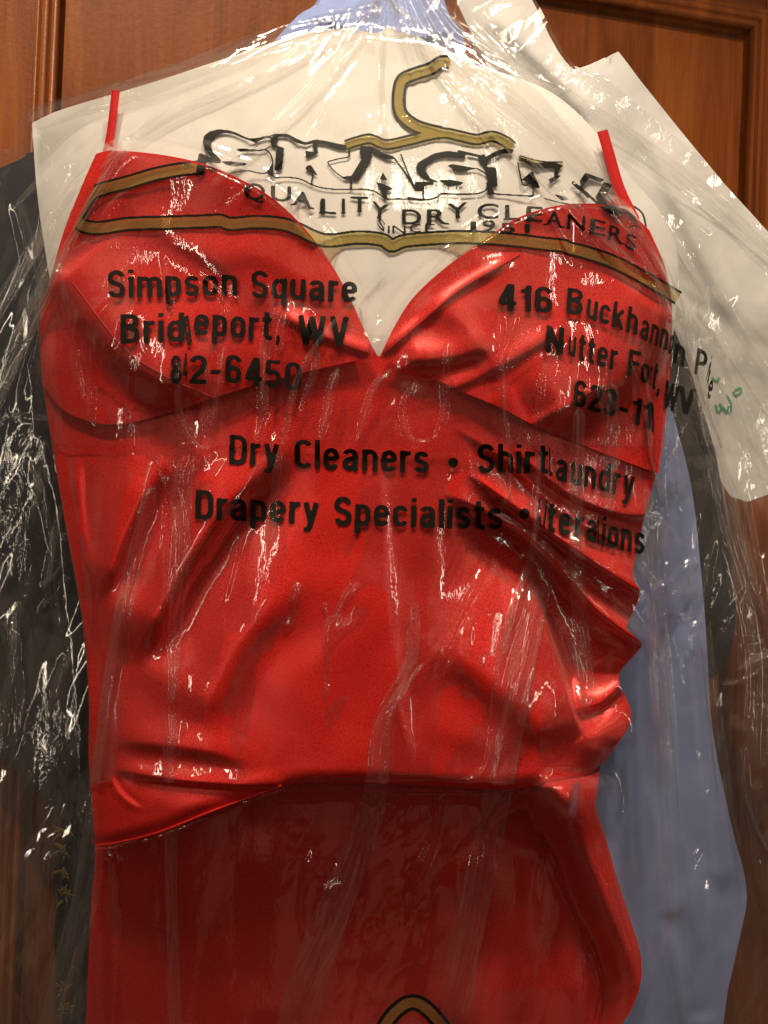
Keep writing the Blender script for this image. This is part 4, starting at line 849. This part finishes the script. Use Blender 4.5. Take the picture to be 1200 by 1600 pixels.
for i, (p_, a_, h_) in enumerate([([(700, 20), (760, 90), (850, 150), (893, 140)], 6, 6), ([(730, 60), (860, 170), (1000, 250), (1100, 330), (1230, 440)], 5, 6), ([(700, 60), (830, 190), (930, 270), (990, 300)], 5, 5), ([(880, 220), (960, 290), (1040, 420)], 4, 5), ([(1010, 310), (1060, 400), (1098, 462), (1088, 486), (1112, 520), (1135, 560)], 7, 7),
    ([(1040, 300), (1100, 340), (1150, 372)], 5, 5), ([(1085, 560), (1100, 620), (1128, 700)], 5, 5), ([(1140, 560), (1180, 620), (1230, 700)], 4, 5), ([(1130, 1070), (1160, 1062), (1200, 1040), (1250, 1020)], 6, 7), ([(1165, 1240), (1180, 1290), (1200, 1330)], 5, 5), ([(1090, 880), (1060, 925), (1010, 900)], 7, 6), ([(1160, 780), (1180, 860), (1200, 940)], 5, 5)]):
    strip(p_, a_, a_, 1.5, bag2, F2, 0.040, h_, seed=160+i, m=13, n=90, name='film_crease', mat='film_crease')
for i, (p_, a_, b_) in enumerate([([(760, 40), (860, 130), (960, 200), (1090, 300), (1230, 430)], 20, 40), ([(700, 30), (800, 130), (930, 260), (1020, 400)], 16, 30), ([(1120, 760), (1170, 950), (1220, 1150)], 16, 30), ([(1105, 980), (1130, 1200), (1150, 1330)], 14, 20)]):
    strip(p_, a_, b_, 3, bag2, F2, 0.040, 4, seed=70+i)

# ------------------------------------------------------------------ the third bag, over the black jacket on the left
F3 = 20+6*facet(58, 170, 101, .12)+2.0*facet(32, 80, 102, .15)+0.35*facet(14, 24, 103, .3)*np.clip(vnoise(90, 120, 104)*2+.3, 0, 1)
for p_, a_, w_ in [([(60, 680), (70, 760), (50, 850)], 10, 14), ([(100, 830), (75, 930)], 12, 16), ([(10, 960), (20, 1100), (0, 1200)], 14, 22), ([(110, 1020), (90, 1080), (80, 1150)], 12, 14), ([(0, 652), (60, 654), (110, 660)], 8, 5), ([(110, 900), (60, 960)], 8, 7), ([(70, 1170), (110, 1250), (130, 1320)], 6, 6), ([(20, 300), (60, 500), (30, 640)], 5, 14)]:
    tent(F3, p_, a_, w_, .2, .2)
bag3 = empty('clear_jacket_bag', 'crumpled clear plastic bag over the black jacket at the left', 'garment bag')
for i, (p_, a_, h_) in enumerate([([(68, 690), (62, 740), (48, 800), (36, 830)], 10, 9), ([(95, 790), (82, 850), (72, 930)], 12, 10), ([(100, 880), (78, 905), (60, 915)], 6, 7), ([(30, 940), (22, 1010), (8, 1100), (-10, 1180)], 16, 12), ([(110, 1010), (100, 1050), (84, 1090)], 10, 9), ([(0, 653), (50, 655), (90, 657)], 4, 4), ([(45, 430), (30, 520), (5, 600)], 5, 5), ([(125, 700), (118, 760), (128, 820)], 6, 6)]):
    strip(p_, a_, a_, 1.5, bag3, F3, 0.050, h_, seed=190+i, m=13, n=70, name='film_crease', mat='film_crease')
cn = coons([(-130, 250), (-20, 240), (70, 215)], [(-130, 1740), (0, 1740), (180, 1740)], [(-130, 250), (-130, 900), (-130, 1740)], [(70, 215), (130, 500), (170, 900), (185, 1300), (180, 1740)], 110, 420)
grid_mesh('film', W(cn[0], cn[1], 0.050-samp(F3, *cn)*S), M['film_crinkly'], bag3)
